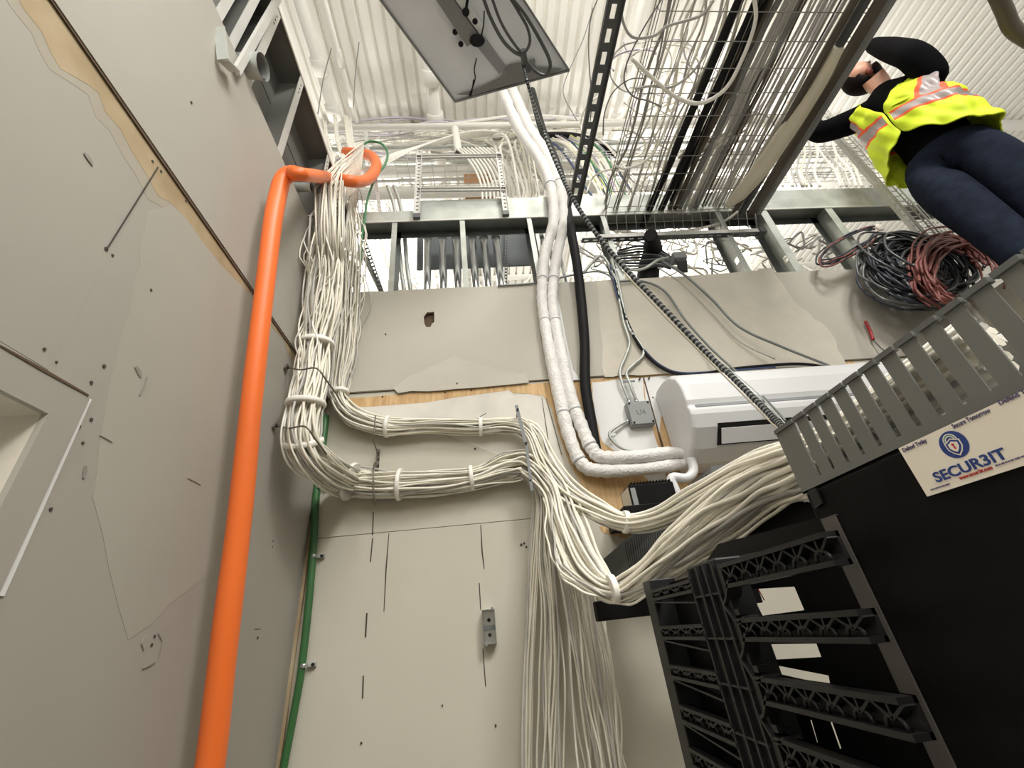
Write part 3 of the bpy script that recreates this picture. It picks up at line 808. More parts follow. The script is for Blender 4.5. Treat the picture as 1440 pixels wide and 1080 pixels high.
# drops hanging from the strap, three strands fanning out
dB = [s[:] for s in B_head]
def drop(tail, n, seed, head=B_head, loose=0.16):
    return bundle_paths(Ctl(list(head) + tail, 6), n, loose, seed, 0.25)
dl = 'cream network cable turning down at the strap and hanging before the back wall'
cables(drop([(757, 700, 'Y', D - 0.07, 9), (752, 780, 'Y', D - 0.06, 10), (748, 860, 'Y', D - 0.06, 7), (744, 960, 'Y', D - 0.06, 8), (742, 1060, 'Y', D - 0.06, 9), (741, 1150, 'Y', D - 0.06, 9)], 10, 21), RC, CM, dl, 'hanging cables from the lower row')
cables(drop([(766, 700, 'Y', D - 0.09, 12), (767, 780, 'Y', D - 0.08, 14), (774, 860, 'Y', D - 0.08, 12), (778, 960, 'Y', D - 0.08, 17), (776, 1060, 'Y', D - 0.08, 18), (774, 1150, 'Y', D - 0.08, 18)], 15, 22), RC, CM, dl, 'hanging cables from the lower row')
cables(drop([(774, 700, 'Y', D - 0.1, 12), (792, 780, 'Y', D - 0.09, 16), (806, 850, 'Y', D - 0.09, 16), (822, 960, 'Y', D - 0.08, 22), (838, 1060, 'Y', D - 0.08, 26), (846, 1150, 'Y', D - 0.08, 26)], 14, 23, A_head, 0.16), RC, CM,
       'cream network cable of the upper row that hangs down in front of the back wall', 'hanging cables from the upper row')
cables(drop([(780, 700, 'Y', D - 0.11, 8), (812, 770, 'Y', D - 0.12, 10), (836, 860, 'Y', D - 0.12, 12), (856, 960, 'Y', D - 0.11, 12), (870, 1060, 'Y', D - 0.1, 14), (880, 1150, 'Y', D - 0.1, 14)], 8, 24, A_head, 0.35), RC, CM,
       'cream network cable of the upper row that hangs down in front of the back wall', 'hanging cables from the upper row')
# stray strands in the corner drop
cables(bundle_paths(Ctl([(478, 230, 'Y', D, 14), (494, 330, 'Y', D - 0.03, 22), (500, 400, 'Y', D - 0.04, 18), (490, 470, 'Y', D - 0.05, 15), (477, 545, 'Y', D - 0.05, 9), (477, 575, 'Y', D - 0.05, 6)], 8), 16, 0.3, 31, 0.3),
       0.003, CM, 'stray cream network cable bowing out of the corner bundle above the tie', 'stray strands in the corner')
cables(bundle_paths(Ctl([(468, 232, 'Y', D, 16), (455, 330, 'X', XL + 0.07, 22), (446, 400, 'X', XL + 0.07, 18), (437, 470, 'X', XL + 0.07, 14), (432, 525, 'X', XL + 0.07, 12), (428, 590, 'X', XL + 0.07, 10)], 8), 18, 0.35, 32, 0.3),
       0.003, CM, 'stray cream network cable on the left edge of the corner bundle', 'stray strands by the left wall')
# three loops leaning into the stud bay
cables(bundle_paths(Ctl([(462, 300, 'X', XL + 0.05, 5), (446, 306, 'X', XL - 0.0, 5), (434, 308, 'X', XL - 0.02, 5), (446, 316, 'X', XL - 0.0, 5), (464, 312, 'X', XL + 0.05, 5)], 8), 3, 0.3, 33), 0.003, M['cable2'],
       'small white cable loop poking into the left wall framing', 'loops poking into the left framing', clamp=False)


# ties round the bundles
def tie(ctl_pts, lab, w=0.012, m='cable2', grow=1.12):
    px, py, a, v, h, tx, ty = ctl_pts
    p = P(px, py, **{a: v}); q = P(px + tx, py + ty, **{a: v}); t = (q - p).normalized()
    r = rpx(p, h)
    tag(MB().tube([p - t * w / 2, p - t * w / 4, p + t * w / 4, p + t * w / 2], [r * grow * 0.97, r * grow, r * grow, r * grow * 0.97], 18).build('cable_tie', M[m], fix=False), lab, 'cable tie', None)


for s_ in (((445, 484, 'X', XL + 0.08, 22, -2, 20), 'pale hook and loop tie on the left corner bundle just above the first wall hook'),
           ((430, 568, 'X', XL + 0.09, 24, -2, 20), 'pale tie round the left corner bundle between the two wall hooks'),
           ((427, 622, 'X', XL + 0.10, 24, 2, 20), 'pale tie round the corner bundle under the second wall hook'),
           ((476, 553, 'Y', D - 0.05, 13, 2, 20), 'pale tie gathering the right corner strands at the seam'),
           ((545, 600, 'Y', D - 0.05, 14, 20, 1), 'pale tie on the upper wall bundle left of its double hook'),
           ((676, 600, 'Y', D - 0.05, 12, 20, -1), 'pale tie on the upper wall bundle near the strap'),
           ((493, 677, 'Y', D - 0.07, 24, 20, 5), 'pale tie on the lower wall bundle at the bend'),
           ((562, 681, 'Y', D - 0.06, 20, 20, 0), 'pale tie on the middle of the lower wall bundle'),
           ((663, 672, 'Y', D - 0.055, 16, 20, -3), 'pale tie on the lower wall bundle near the strap'),
           ((880, 734, 'Y', 1.34, 14, 20, 2), 'white loop tie on the upper hanging bundle below the black power supply'),
           ((862, 828, 'Y', 1.22, 17, 20, -4), 'white tie at the lowest point of the lower hanging bundle')):
    tie(*s_, w=0.016)

# ---- wire hooks on the left wall
def wall_hook(px, py, lab):
    c = P(px, py, X=XL + 0.006)
    t = empty('cable_hook', c, lab, 'cable hook', 'wire hooks on the left wall')
    m = MB(); m.bar(c - Vector((0, 0.006, 0.012)), c + Vector((0, 0.006, 0.012)), 0.016, 0.006, up=(1, 0, 0)); m.build('mounting_plate', M['hook'], t)
    MB().tube([c, c + Vector((0.008, 0, 0))], 0.005, 10).build('screw', M['dark'], t)
    p1 = P(px + 42, py + 1, X=XL + 0.16); p2 = P(px + 72, py + 40, X=XL + 0.2)
    MB().tube(spline([c + Vector((0.006, 0, 0)), P(px + 20, py + 3, X=XL + 0.08), p1, P(px + 56, py + 18, X=XL + 0.185), p2], 6), 0.0028, 8).build('wire_arm', M['hook'], t)
wall_hook(403, 517, 'bent wire cable hook on the left wall, upper of two beside the seam')
wall_hook(387, 599, 'bent wire cable hook on the left wall, lower of two')

# double hook on the back wall
c = P(531, 648, Y=D - 0.002)
t = empty('double_cable_hook', c, 'double wire cable hook with a perforated plate between both rows of cable', 'cable hook')
m = MB(); m.box((c.x - 0.007, D - 0.005, P(531, 662, Y=D).z), (c.x + 0.007, D, P(531, 632, Y=D).z)); m.build('mounting_plate', M['hook'], t)
for yy in (637, 646, 655):
    q = P(532, yy, Y=D - 0.006); MB().tube([q, q + Vector((0, -0.003, 0))], 0.004, 8).build('screw', M['dark'], t)
MB().tube(spline([P(528, 584, Y=D - 0.13), P(527, 600, Y=D - 0.13), P(525, 618, Y=D - 0.12), P(528, 628, Y=D - 0.06), P(532, 640, Y=D - 0.006)], 6), 0.003, 8).build('upper_arm', M['hook'], t)
MB().tube(spline([P(528, 650, Y=D - 0.006), P(526, 653, Y=D - 0.1), P(525, 664, Y=D - 0.15), P(525, 690, Y=D - 0.15), P(528, 712, Y=D - 0.13)], 6), 0.0032, 8).build('lower_arm', M['hook'], t)
# long strap rod
t = empty('support_rod', P(735, 610, Y=D - 0.02), 'long dark slanting support strap holding both cable rows left of the wrapped pipes', 'support strap')
for a, b, w_ in (((726, 570), (739, 622), 4.5), ((740, 624), (748, 690), 4)):
    m = MB(); m.bar(P(*a, Y=D - 0.14), P(*b, Y=D - 0.15), rpx(P(*a, Y=D - 0.14), w_), 0.003, up=(0, 1, 0)); m.build('strap', M['strut'], t)
for a in ((728, 576), (740, 623), (746, 676)):
    q = P(*a, Y=D - 0.145); MB().tube([q, q + Vector((0, -0.006, 0))], 0.004, 8).build('bolt', M['dark'], t)
m = MB(); m.bar(P(728, 576, Y=D - 0.14), P(728, 576, Y=D - 0.14) + Vector((0, 0.138, 0.0)), 0.006, 0.004); m.build('stand_off', M['strut'], t)
# snippet of loose tie sticking up
pipe('tie_tail', [P(670, 590, Y=D - 0.06), P(677, 585, Y=D - 0.07), P(684, 581, Y=D - 0.08)], 0.0016, M['strut'], 'dark cut tie tail poking up from the upper cable row', 'tie tail', n=5)

# ---- corner trim, green conduit with clamps
cz = [P(435, 757, Y=D).z, P(398, 1053, Y=D).z]
m = MB(); m.box((XL + 0.0, D - 0.012, 0.0), (XL + 0.010, D - 0.0005, P(447, 640, Y=D).z)); o = S('trim_3', m, M['stain'])
gp = [P(458, 585, Y=D - 0.02), P(452, 640, Y=D - 0.02), P(445, 690, Y=D - 0.02), P(441, 760, Y=D - 0.022), P(435, 840, Y=D - 0.022), P(424, 940, Y=D - 0.022), P(412, 1010, Y=D - 0.022), P(398, 1085, Y=D - 0.022), P(388, 1150, Y=D - 0.022)]
gc = empty('green_conduit', gp[-1], 'slim green painted conduit running down the room corner', 'conduit')
MB().tube(spline(gp, 6), [rpx(p, 5.2) for p in spline(gp, 6)], 12).build('tube', M['greenp'], gc)
for x, y in ((449, 685), (441, 782), (427, 936)):
    q = P(x, y, Y=D - 0.024)
    k = empty('conduit_clamp', q, {685: 'small metal clamp on the green conduit, the highest one under the cables', 782: 'small metal clamp on the green conduit just below the lower seam', 936: 'small metal clamp lowest on the green conduit'}[y], 'clamp', 'clamps on the green conduit')
    MB().tube([q - Vector((0, 0, 0.006)), q + Vector((0, 0, 0.006))], 0.0125, 14).build('band', M['zinc'], k)
    m = MB(); m.box(q + Vector((0.01, 0.012, -0.006)), q + Vector((0.034, 0.022, 0.006))); m.build('ear', M['galv'], k)
    MB().tube([q + Vector((0.026, 0.012, 0)), q + Vector((0.026, 0.004, 0))], 0.005, 8).build('screw', M['dark'], k)

# green earth wire looping at the top of the corner
pipe('earth_wire', [P(463, 330, Y=D - 0.03), P(500, 250, Y=D + 0.1), P(505, 340, Y=D - 0.02)][0:0] + [P(508, 205, Y=D + 0.3), P(520, 199, Y=D + 0.3), P(536, 202, Y=D + 0.3), P(545, 215, Y=D + 0.28), P(541, 232, Y=D + 0.2), P(528, 250, Y=D + 0.1),
      P(517, 280, Y=D + 0.02), P(513, 305, Y=D - 0.015), P(509, 335, Y=D - 0.02), P(506, 380, Y=D - 0.03), P(500, 410, Y=D - 0.03)], 3.2, M['green'], 'green earth wire looping over the orange duct end and dropping into the corner', 'earth wire', px=True, n=8)

# ---- orange innerduct
XO = XL + 0.075
op = [P(272, 1200, X=XO), P(295, 1080, X=XO), P(316, 900, X=XO), P(338, 720, X=XO), P(356, 545, X=XO), P(373, 400, X=XO), P(384, 310, X=XO), P(392, 270, X=XO)]
ow = [42, 38, 35, 31, 27, 24.5, 24, 23]
op2 = [P(398, 252, X=XO + 0.005), P(410, 244, X=XO + 0.03), P(430, 246, X=XO + 0.07), P(462, 250, Y=1.36), P(494, 255, Y=1.42), P(513, 254, Y=1.56), P(525, 244, Y=1.78), P(529, 230, Y=1.88), P(518, 218, Y=1.98), P(486, 214, Y=2.1)]
ow2 = [22, 21, 18, 17, 16, 15, 15, 14, 14, 13]
pipe('orange_innerduct', op + op2, ow + ow2, M['orange'], 'thick orange innerduct running up the left wall and bending into the hall', 'cable duct', px=True, n=20)

# ---- wrapped refrigerant lines
wl1 = [P(702, 118, Y=2.1), P(728, 178, Y=1.95), P(765, 236, Y=1.72), P(779, 300, Y=D - 0.07), P(766, 360, Y=D - 0.06), P(762, 410, Y=D - 0.05), P(764, 440, Y=D - 0.045), P(774, 500, Y=D - 0.045), P(786, 556, Y=D - 0.035), P(800, 612, Y=D - 0.035),
       P(818, 652, Y=D - 0.04), P(845, 662, Y=D - 0.05), P(900, 660, Y=D - 0.06), P(940, 655, Y=D - 0.07), P(966, 651, Y=D - 0.075)]
wl2 = [P(716, 116, Y=2.12), P(742, 176, Y=1.97), P(777, 232, Y=1.74), P(793, 300, Y=D - 0.06), P(783, 360, Y=D - 0.06), P(777, 410, Y=D - 0.05), P(779, 440, Y=D - 0.045), P(790, 500, Y=D - 0.045), P(802, 556, Y=D - 0.04), P(818, 600, Y=D - 0.04),
       P(832, 630, Y=D - 0.05), P(848, 643, Y=D - 0.06), P(900, 642, Y=D - 0.075), P(940, 637, Y=D - 0.08), P(964, 638, Y=D - 0.085)]
for pts, lab, w_ in ((wl1, 'white wrapped refrigerant pipe, outer one of the pair curving to the air conditioner', [14, 15, 16, 15, 15, 15, 15, 17, 18, 19, 19, 19, 18, 18, 12]),
                     (wl2, 'white wrapped refrigerant pipe, inner one of the pair curving to the air conditioner', [14, 15, 16, 15, 15, 15, 15, 17, 18, 19, 19, 19, 19, 18, 12])):
    sp = spline(pts, 10); ws = lerpspl(w_, 10); rnd = random.Random(5)
    rr = [rpx(p, w) / 2 * (1 + 0.05 * math.sin(i * 1.7) + rnd.uniform(-.045, .045)) for i, (p, w) in enumerate(zip(sp, ws))]
    t = empty('refrigerant_pipe', sp[-1], lab, 'insulated pipe')
    MB().tube(sp, rr, 14).build('insulation', M['insul'], t)
    for i in (24, 46, 62, 84, 98):
        d = (sp[i + 1] - sp[i]).normalized()
        MB().tube([sp[i] - d * 0.006, sp[i] + d * 0.006], rr[i] * 1.13, 14).build('tape_band', M['acw'], t)
third = [P(733, 146, Y=2.35), P(752, 190, Y=2.2), P(776, 222, Y=2.08)]
pipe('insulated_pipe', third, [9, 10, 9], M['insul'], 'short white wrapped pipe tucked beside the pair near the hanging light', 'insulated pipe', px=True, n=12)
# black hose
pipe('black_hose', [P(748, 128, Y=2.2), P(762, 180, Y=2.1), P(786, 240, Y=1.78), P(800, 310, Y=D - 0.07), P(811, 370, Y=D - 0.07), P(817, 420, Y=D - 0.05), P(822, 480, Y=D - 0.05), P(823, 540, Y=D - 0.04), P(831, 590, Y=D - 0.04), P(840, 640, Y=D - 0.035)],
     [10, 11, 12, 13, 13, 14, 14, 15, 15, 14], M['black'], 'black foam covered hose running down beside the white wrapped pipes', 'hose', px=True, n=14)
# condensate elbow
pipe('drain_pipe', [P(972, 645, Y=D - 0.12), P(975, 662, Y=D - 0.12), P(966, 672, Y=D - 0.12), P(948, 671, Y=D - 0.11), P(944, 676, Y=D - 0.11), P(950, 690, Y=D - 0.11), P(960, 720, Y=D - 0.11)], [13, 13, 13, 13, 13, 13, 12], M['acw'],
     'white bent drain pipe leaving the bottom corner of the air conditioner', 'drain pipe', px=True, n=14)

# ---- air conditioner
ya = D - 0.012; zt_ = P(955, 548, Y=ya).z; zb_ = P(960, 668, Y=ya).z
xL0 = P(938, 580, Y=D - 0.07).x; xR0 = xL0 + 1.05
ac = empty('air_conditioner', ((xL0 + xR0) / 2, D, zb_), 'white wall mounted air conditioner with a grey louvre slot on the back wall', 'air conditioner')
H = zt_ - zb_
def pr(u, v): return (ya - u * 0.27 * 1.0, zb_ + v * H)      # depth fraction, height fraction
prof = [(0, 0.98), (0.05, 1.0), (0.35, 1.0), (0.62, 0.95), (0.8, 0.86), (0.88, 0.74), (0.9, 0.56), (0.87, 0.50), (0.905, 0.46), (0.9, 0.40), (0.82, 0.28), (0.6, 0.12), (0.35, 0.03), (0, 0.0)]
PU = [pr(*q) for q in prof]
body = MB()
sec = [(xL0, 0.93), (xL0 + 0.012, 0.985), (xL0 + 0.03, 1.0), (xR0 - 0.03, 1.0), (xR0, 0.94)]
cy, czz = sum(p[0] for p in PU) / len(PU), sum(p[1] for p in PU) / len(PU)
vs = []; n_ = len(PU)
for x, s_ in sec:
    for (y, z) in PU: vs.append((x, cy + (y - cy) * s_ if y < ya - 0.001 else y, czz + (z - czz) * s_))
fs = [[i * n_ + k, i * n_ + (k + 1) % n_, (i + 1) * n_ + (k + 1) % n_, (i + 1) * n_ + k] for i in range(len(sec) - 1) for k in range(n_)]
fs += [list(range(n_))[::-1], [(len(sec) - 1) * n_ + k for k in range(n_)]]
body.add(vs, fs); b_ = body.build('casing', M['acw'], ac, bevel=0.006)
# recessed groove
g = MB(); yg, zg = pr(0.885, 0.49); g.box((xL0 + 0.03, yg - 0.004, zg - 0.006), (xR0 - 0.03, yg + 0.01, zg + 0.006)); g.build('groove', M['acd'], ac)
# louvre slot on the sloping underside
(y1_, z1_), (y2_, z2_) = pr(0.84, 0.31), pr(0.63, 0.14)
nrm = Vector((0, (z1_ - z2_), -(y1_ - y2_))).normalized(); nrm = nrm if nrm.z < 0 else -nrm
s0 = Vector((xL0 + 0.10, y1_, z1_)) + nrm * 0.002; s1 = Vector((xL0 + 0.10, y2_, z2_)) + nrm * 0.002; ex = Vector((0.85, 0, 0))
m = MB(); m.prism([s0, s0 + ex, s1 + ex, s1], nrm * 0.002); m.build('outlet_slot', M['dark'], ac)
l0 = s0.lerp(s1, 0.22) + nrm * 0.006; l1 = s0.lerp(s1, 0.9) + nrm * 0.010; e2 = Vector((0.80, 0, 0)); o2 = Vector((0.012, 0, 0))
m = MB(); m.prism([l0 + o2, l0 + o2 + e2, l1 + o2 + e2, l1 + o2], nrm * 0.004); m.build('louvre', M['acw'], ac)
m = MB(); m.box((xL0 + 0.06, ya, zb_ + 0.02), (xR0 - 0.06, D, zt_ - 0.02)); m.build('mounting_plate', M['galv'], ac)

# ---- junction box with its conduits
c = P(900, 582, Y=D - 0.03)
jb_ = empty('junction_box', c, 'square grey junction box with three cable glands on the white painted patch', 'junction box')
w2, h2 = 0.054, 0.058
m = MB(); m.box(c + Vector((-w2, -0.01, -h2)), c + Vector((w2, 0.028, h2))); m.build('housing', M['grey'], jb_, bevel=0.006)
m = MB(); m.box(c + Vector((-w2 + 0.002, -0.016, -h2 + 0.002)), c + Vector((w2 - 0.002, -0.0105, h2 - 0.002))); lid = m.build('lid', M['grey'], jb_, bevel=0.004)
for sx in (-1, 1):
    for sz in (-1, 1):
        MB().tube([c + Vector((sx * 0.043, -0.017, sz * 0.047)), c + Vector((sx * 0.043, -0.019, sz * 0.047))], 0.005, 8).build('screw', M['dark'], lid)
for dx in (-0.03, 0.004):
    MB().tube([c + Vector((dx, 0.01, h2)), c + Vector((dx, 0.01, h2 + 0.02))], 0.010, 10).build('gland', M['zinc'], jb_)
MB().tube([c + Vector((-w2, 0.01, -0.028)), c + Vector((-w2 - 0.016, 0.01, -0.028))], 0.010, 10).build('gland', M['zinc'], jb_)
# handwriting on the lid
def hand(txt, pos, size, rot, m_, parent, name='lettering', bold=0.0):
    cu = bpy.data.curves.new(name, 'FONT'); cu.body = txt; cu.size = size; cu.align_x = 'CENTER'; cu.align_y = 'CENTER'; cu.extrude = 0.0003; cu.offset = size * bold
    cu.materials.append(m_); tmp = bpy.data.objects.new('tmp', cu)
    me = bpy.data.meshes.new_from_object(tmp); bpy.data.objects.remove(tmp)
    o = bpy.data.objects.new(name, me); COL.objects.link(o)
    o.matrix_world = Matrix.Translation(pos) @ rot
    if parent is not None:
        o.parent = parent; o.matrix_parent_inverse = parent.matrix_basis.inverted()
    return o
ROTB = Matrix(((1, 0, 0, 0), (0, 0, -1, 0), (0, 1, 0, 0), (0, 0, 0, 1)))      # faces -Y
hand('U4', c + Vector((0.0, -0.0165, 0.0)), 0.035, ROTB @ Matrix.Rotation(0.06, 4, 'Z'), M['strut'], jb_)

q1 = c + Vector((-0.03, 0.01, h2 + 0.02)); q2 = c + Vector((0.004, 0.01, h2 + 0.02)); q3 = c + Vector((-w2 - 0.016, 0.01, -0.028))
ys = D - 0.03
for pts, lab in (([q1, P(874, 536, Y=ys), P(872, 520, Y=ys), P(880, 500, Y=ys), P(885, 480, Y=ys), P(876, 450, Y=ys), P(867, 400, Y=ys), P(862, 385, Y=ys), P(845, 360, Y=D + 0.01), P(820, 384, Y=D + 0.05)], 'thin steel flexible conduit entering the junction box, left of two'),
                 ([q2, P(886, 540, Y=ys), P(881, 524, Y=ys), P(892, 512, Y=ys), P(904, 500, Y=ys), P(902, 486, Y=ys), P(885, 462, Y=ys), P(876, 430, Y=ys), P(870, 400, Y=ys), P(860, 365, Y=D + 0.01)], 'thin steel flexible conduit entering the junction box, right of two'),
                 ([q3, P(866, 601, Y=ys), P(857, 610, Y=ys), P(862, 620, Y=ys), P(874, 630, Y=ys), P(896, 636, Y=ys)], 'short grey flexible conduit looping from the junction box side to the wrapped pipes')):
    sp = spline(pts, 10)
    rr = [rpx(p, 4.2) / 2 * (1.12 if i % 2 else 0.92) for i, p in enumerate(sp)]
    tag(MB().tube(sp, rr, 8).build('flexible_conduit', M['galv']), lab, 'flexible conduit')
q = P(877, 539, Y=D - 0.02); m = MB(); m.box(q + Vector((-0.005, -0.016, -0.004)), q + Vector((0.05, -0.012, 0.004))); tag(m.build('conduit_strap', M['strut']), 'small dark two hole strap over the pair of flexible conduits', 'strap')
q = P(861, 613, Y=D - 0.02); m = MB(); m.box(q + Vector((-0.012, -0.016, -0.006)), q + Vector((0.012, -0.012, 0.006))); tag(m.build('conduit_strap', M['galv']), 'small metal strap on the looping conduit left of the junction box', 'strap')
for pts, w_, mm, lab in (
        ([P(862, 380, Y=ys), P(872, 425, Y=ys), P(890, 470, Y=ys), P(912, 502, Y=ys), P(940, 522, Y=ys), P(975, 528, Y=ys), P(1020, 520, Y=ys), P(1080, 514, Y=ys), P(1130, 512, Y=ys), P(1180, 520, Y=ys), P(1215, 532, Y=ys)], 4.5, 'black', 'black cable sweeping right along the seam over the air conditioner'),
        ([P(858, 372, Y=ys), P(869, 420, Y=ys), P(888, 466, Y=ys), P(908, 494, Y=ys), P(930, 514, Y=ys), P(958, 524, Y=ys), P(1010, 522, Y=ys), P(1090, 516, Y=ys)], 2.6, 'blue', 'thin blue cable beside the black cable above the junction box'),
        ([P(700, 402, Y=D - 0.02), P(752, 398, Y=D - 0.02), P(800, 388, Y=D - 0.03), P(840, 382, Y=D - 0.03), P(862, 392, Y=D - 0.03), P(868, 408, Y=ys)], 2.6, 'galvd', 'thin dark grey cable lying along the top edge of the upper board'),
        ([P(868, 396, Y=ys), P(905, 396, Y=D - 0.03), P(935, 410, Y=D - 0.04), P(962, 448, Y=D - 0.05), P(990, 480, Y=D - 0.06), P(1010, 500, Y=D - 0.08), P(1060, 545, Y=D - 0.2), P(1105, 592, Y=D - 0.4)], 3.4, 'galvd', 'thin grey conduit hanging beside the armoured cable and falling to the duct'),
        ([P(930, 368, Y=D - 0.02), P(960, 385, Y=D - 0.05), P(1000, 420, Y=D - 0.06), P(1040, 460, Y=D - 0.07), P(1100, 488, Y=D - 0.1), P(1180, 520, Y=D - 0.14), P(1235, 545, Y=D - 0.2)], 3.6, 'galvd', 'thin grey cable curving down the upper board to the right'),
        ([P(925, 376, Y=D - 0.02), P(960, 400, Y=D - 0.014), P(1000, 440, Y=D - 0.014), P(1040, 480, Y=D - 0.014), P(1090, 505, Y=D - 0.014)], 2.0, 'cableg', 'pale thin cable lying flat against the upper board')):
    pipe('cable', pts, w_, M[mm], lab, 'cable', px=True, n=7)
# grey cube box hanging between the studs
c = P(957, 364, Y=D - 0.03)
t = empty('wall_device', c, 'grey box with a dark underside hanging in the gap above the upper board', 'device box')
m = MB(); m.box(c + Vector((-0.035, -0.01, 0.0)), c + Vector((0.04, 0.05, 0.05))); m.build('box_body', M['grey'], t, bevel=0.004)
m = MB(); m.prism([c + Vector((-0.03, -0.005, -0.001)), c + Vector((0.03, -0.005, -0.001)), c + Vector((0.045, 0.05, -0.04)), c + Vector((-0.01, 0.05, -0.04))], (0, 0.0, -0.02)); m.build('bottom_cover', M['strut'], t)
pipe('cable', [P(940, 362, Y=D - 0.02), P(925, 366, Y=D - 0.03), P(905, 378, Y=D - 0.03), P(885, 378, Y=D - 0.03), P(868, 362, Y=D - 0.02), P(855, 350, Y=D + 0.02)], 4, M['galv'], 'short grey conduit looping left out of the grey hanging box', 'cable', px=True, n=7)

# ---- armoured flexible cable from the light to the duct
ap = [P(735, 90, Z=CAMZ + 2.2), P(745, 128, Z=CAMZ + 2.1), P(762, 180, Y=1.42), P(785, 236, Y=1.42), P(806, 280, Y=1.40), P(838, 328, Y=1.36), P(880, 378, Y=1.3), P(930, 430, Y=1.2), P(985, 487, Y=1.08), P(1035, 535, Y=0.95), P(1080, 580, Y=0.83), P(1112, 612, Y=0.72)]
sp = spline(ap, 22); mis = [0, 1]
rr = [rpx(p, 4.0 + 5.5 * i / len(sp)) / 2 * (1.06 if i % 2 else 0.94) for i, p in enumerate(sp)]
tag(MB().tube(sp, rr, 10, mis=mis, smooth=False).build('armoured_cable', [M['galvd'], M['dark']], fix=False), 'ribbed steel armoured cable hanging from the overhead light down to the grey duct', 'armoured cable')
pipe('hanger_wire', [P(1000, 498, Y=1.04), P(1060, 548, Y=0.9), P(1108, 600, Y=0.73)], 1.6, M['galv'], 'fine wire strung just beside the lower end of the armoured cable', 'wire', px=True, n=5)
pipe('wrapped_wire', [P(876, 382, Y=1.27), P(930, 440, Y=1.16), P(990, 500, Y=1.03), P(1050, 560, Y=0.88), P(1095, 605, Y=0.76)], 2.4, mat('tan_cord', (150, 142, 120), 0.7), 'tan cord wound along the underside of the armoured cable', 'cord', px=True, n=6)

# ---- galvanised outlet box on the lower board
c = P(688, 881, Y=D - 0.03); zt0 = P(688, 857, Y=D - 0.03).z; zb0 = P(688, 906, Y=D - 0.03).z; wx = P(697, 881, Y=D - 0.03).x - c.x
t = empty('outlet_box', (c.x, D, c.z), 'small empty galvanised outlet box screwed to the lower back wall board', 'outlet box')
m = MB(); y0_, y1_ = D - 0.04, D
m.box((c.x - wx, y1_ - 0.002, zb0), (c.x + wx, y1_, zt0)); m.box((c.x - wx, y0_, zb0), (c.x - wx + 0.0015, y1_, zt0)); m.box((c.x + wx - 0.0015, y0_, zb0), (c.x + wx, y1_, zt0))
m.box((c.x - wx, y0_, zb0), (c.x + wx, y1_, zb0 + 0.0015)); m.box((c.x - wx, y0_, zt0 - 0.0015), (c.x + wx, y1_, zt0)); m.build('box_shell', M['zinc'], t)
m = MB(); m.box((c.x - wx + 0.002, y1_ - 0.01, c.z - 0.01), (c.x + wx - 0.002, y1_ - 0.004, c.z + 0.004)); m.build('cable_clamp', M['galvd'], t)
for dz in (0.02, -0.025):
    MB().tube([Vector((c.x, y1_ - 0.002, c.z + dz)), Vector((c.x, y1_ - 0.004, c.z + dz))], 0.006, 10).build('knockout', M['dark'], t)
for sx, zz in ((1, zt0), (-1, zb0)):
    m = MB(); m.box((c.x + sx * wx * 0.6 - 0.004, y0_ - 0.001, zz - 0.004), (c.x + sx * wx * 0.6 + 0.004, y0_ + 0.001, zz + 0.006 * (1 if sx > 0 else 0))); m.build('screw_ear', M['zinc'], t)
# red wire stub lying on the far edge of the upper board
pipe('red_wire', [P(1217, 452, Y=D - 0.03), P(1224, 466, Y=D - 0.03), P(1228, 478, Y=D - 0.03)], 4, M['red'], 'short red wire end poking out over the upper board near the coil', 'wire', px=True, n=7)
pipe('grey_wire', [P(1228, 478, Y=D - 0.03), P(1240, 490, Y=D - 0.04), P(1252, 500, Y=D - 0.06)], 2, M['strut'], 'thin dark tail of the red wire end running to the slotted duct', 'wire', px=True, n=5)
# ============================================================ RACK SIDE
XP = 0.42
def Z(rel): return CAMZ + rel
def prismX(mb, pts, x, t, mi=0): return mb.prism([P(a, b, X=x) for a, b in pts], (t, 0, 0), mi)
from mathutils.geometry import tessellate_polygon


def holed(mb, outer, holes, x, t):
    loops = [[P(a, b, X=x) for a, b in outer]] + [[P(a, b, X=x) for a, b in h] for h in holes]
    tris = tessellate_polygon([[Vector((p.y, p.z, 0)) for p in l] for l in loops])
    flat = [p for l in loops for p in l]; n = len(flat)
    mb.add([p for p in flat] + [p + Vector((t, 0, 0)) for p in flat], [list(f) for f in tris] + [[n + i for i in f][::-1] for f in tris])
    b = 0
    for l in loops:
        L = len(l)
        mb.add([p for p in l] + [p + Vector((t, 0, 0)) for p in l], [[i, (i + 1) % L, L + (i + 1) % L, L + i] for i in range(L)])
    return mb


# grey slotted wiring duct above the cabinet
XD = 0.45
y_far = P(1089, 606, X=XD).y; zt = P(1250, 490, X=XD).z; zb = P(1200, 662, X=XD).z; y_near = -0.12
yA = P(1116, 591, X=XD).y; yB = P(1434, 354, X=XD).y; pitch = (yA - yB) / 12.0
wd = empty('wiring_duct', (XD, y_far, zb), 'grey slotted wiring duct with cream cables inside, above the printed card', 'wiring duct')
zr = zt - 0.006
for xx, nm in ((XD, 'finger'), (XD + 0.1, 'rear_finger')):
    y = y_far; first = True; k = 0
    edges = [y_far] + [yA - i * pitch for i in range(0, 17)]
    for i in range(len(edges) - 1):
        a, b = edges[i], edges[i + 1]
        g = pitch * (0.13 if i < 14 else 0.3)
        g = pitch * (0.20 + 0.013 * i)
        m = MB(); m.prism([(xx, a - g / 2 if i else a, zr), (xx, b + g / 2, zr), (xx, b + g / 2 + 0.0, zb + 0.012), (xx, a - g / 2 if i else a, zb + 0.012)], (0.0018, 0, 0))
        m.build(nm, M['duct'], wd)
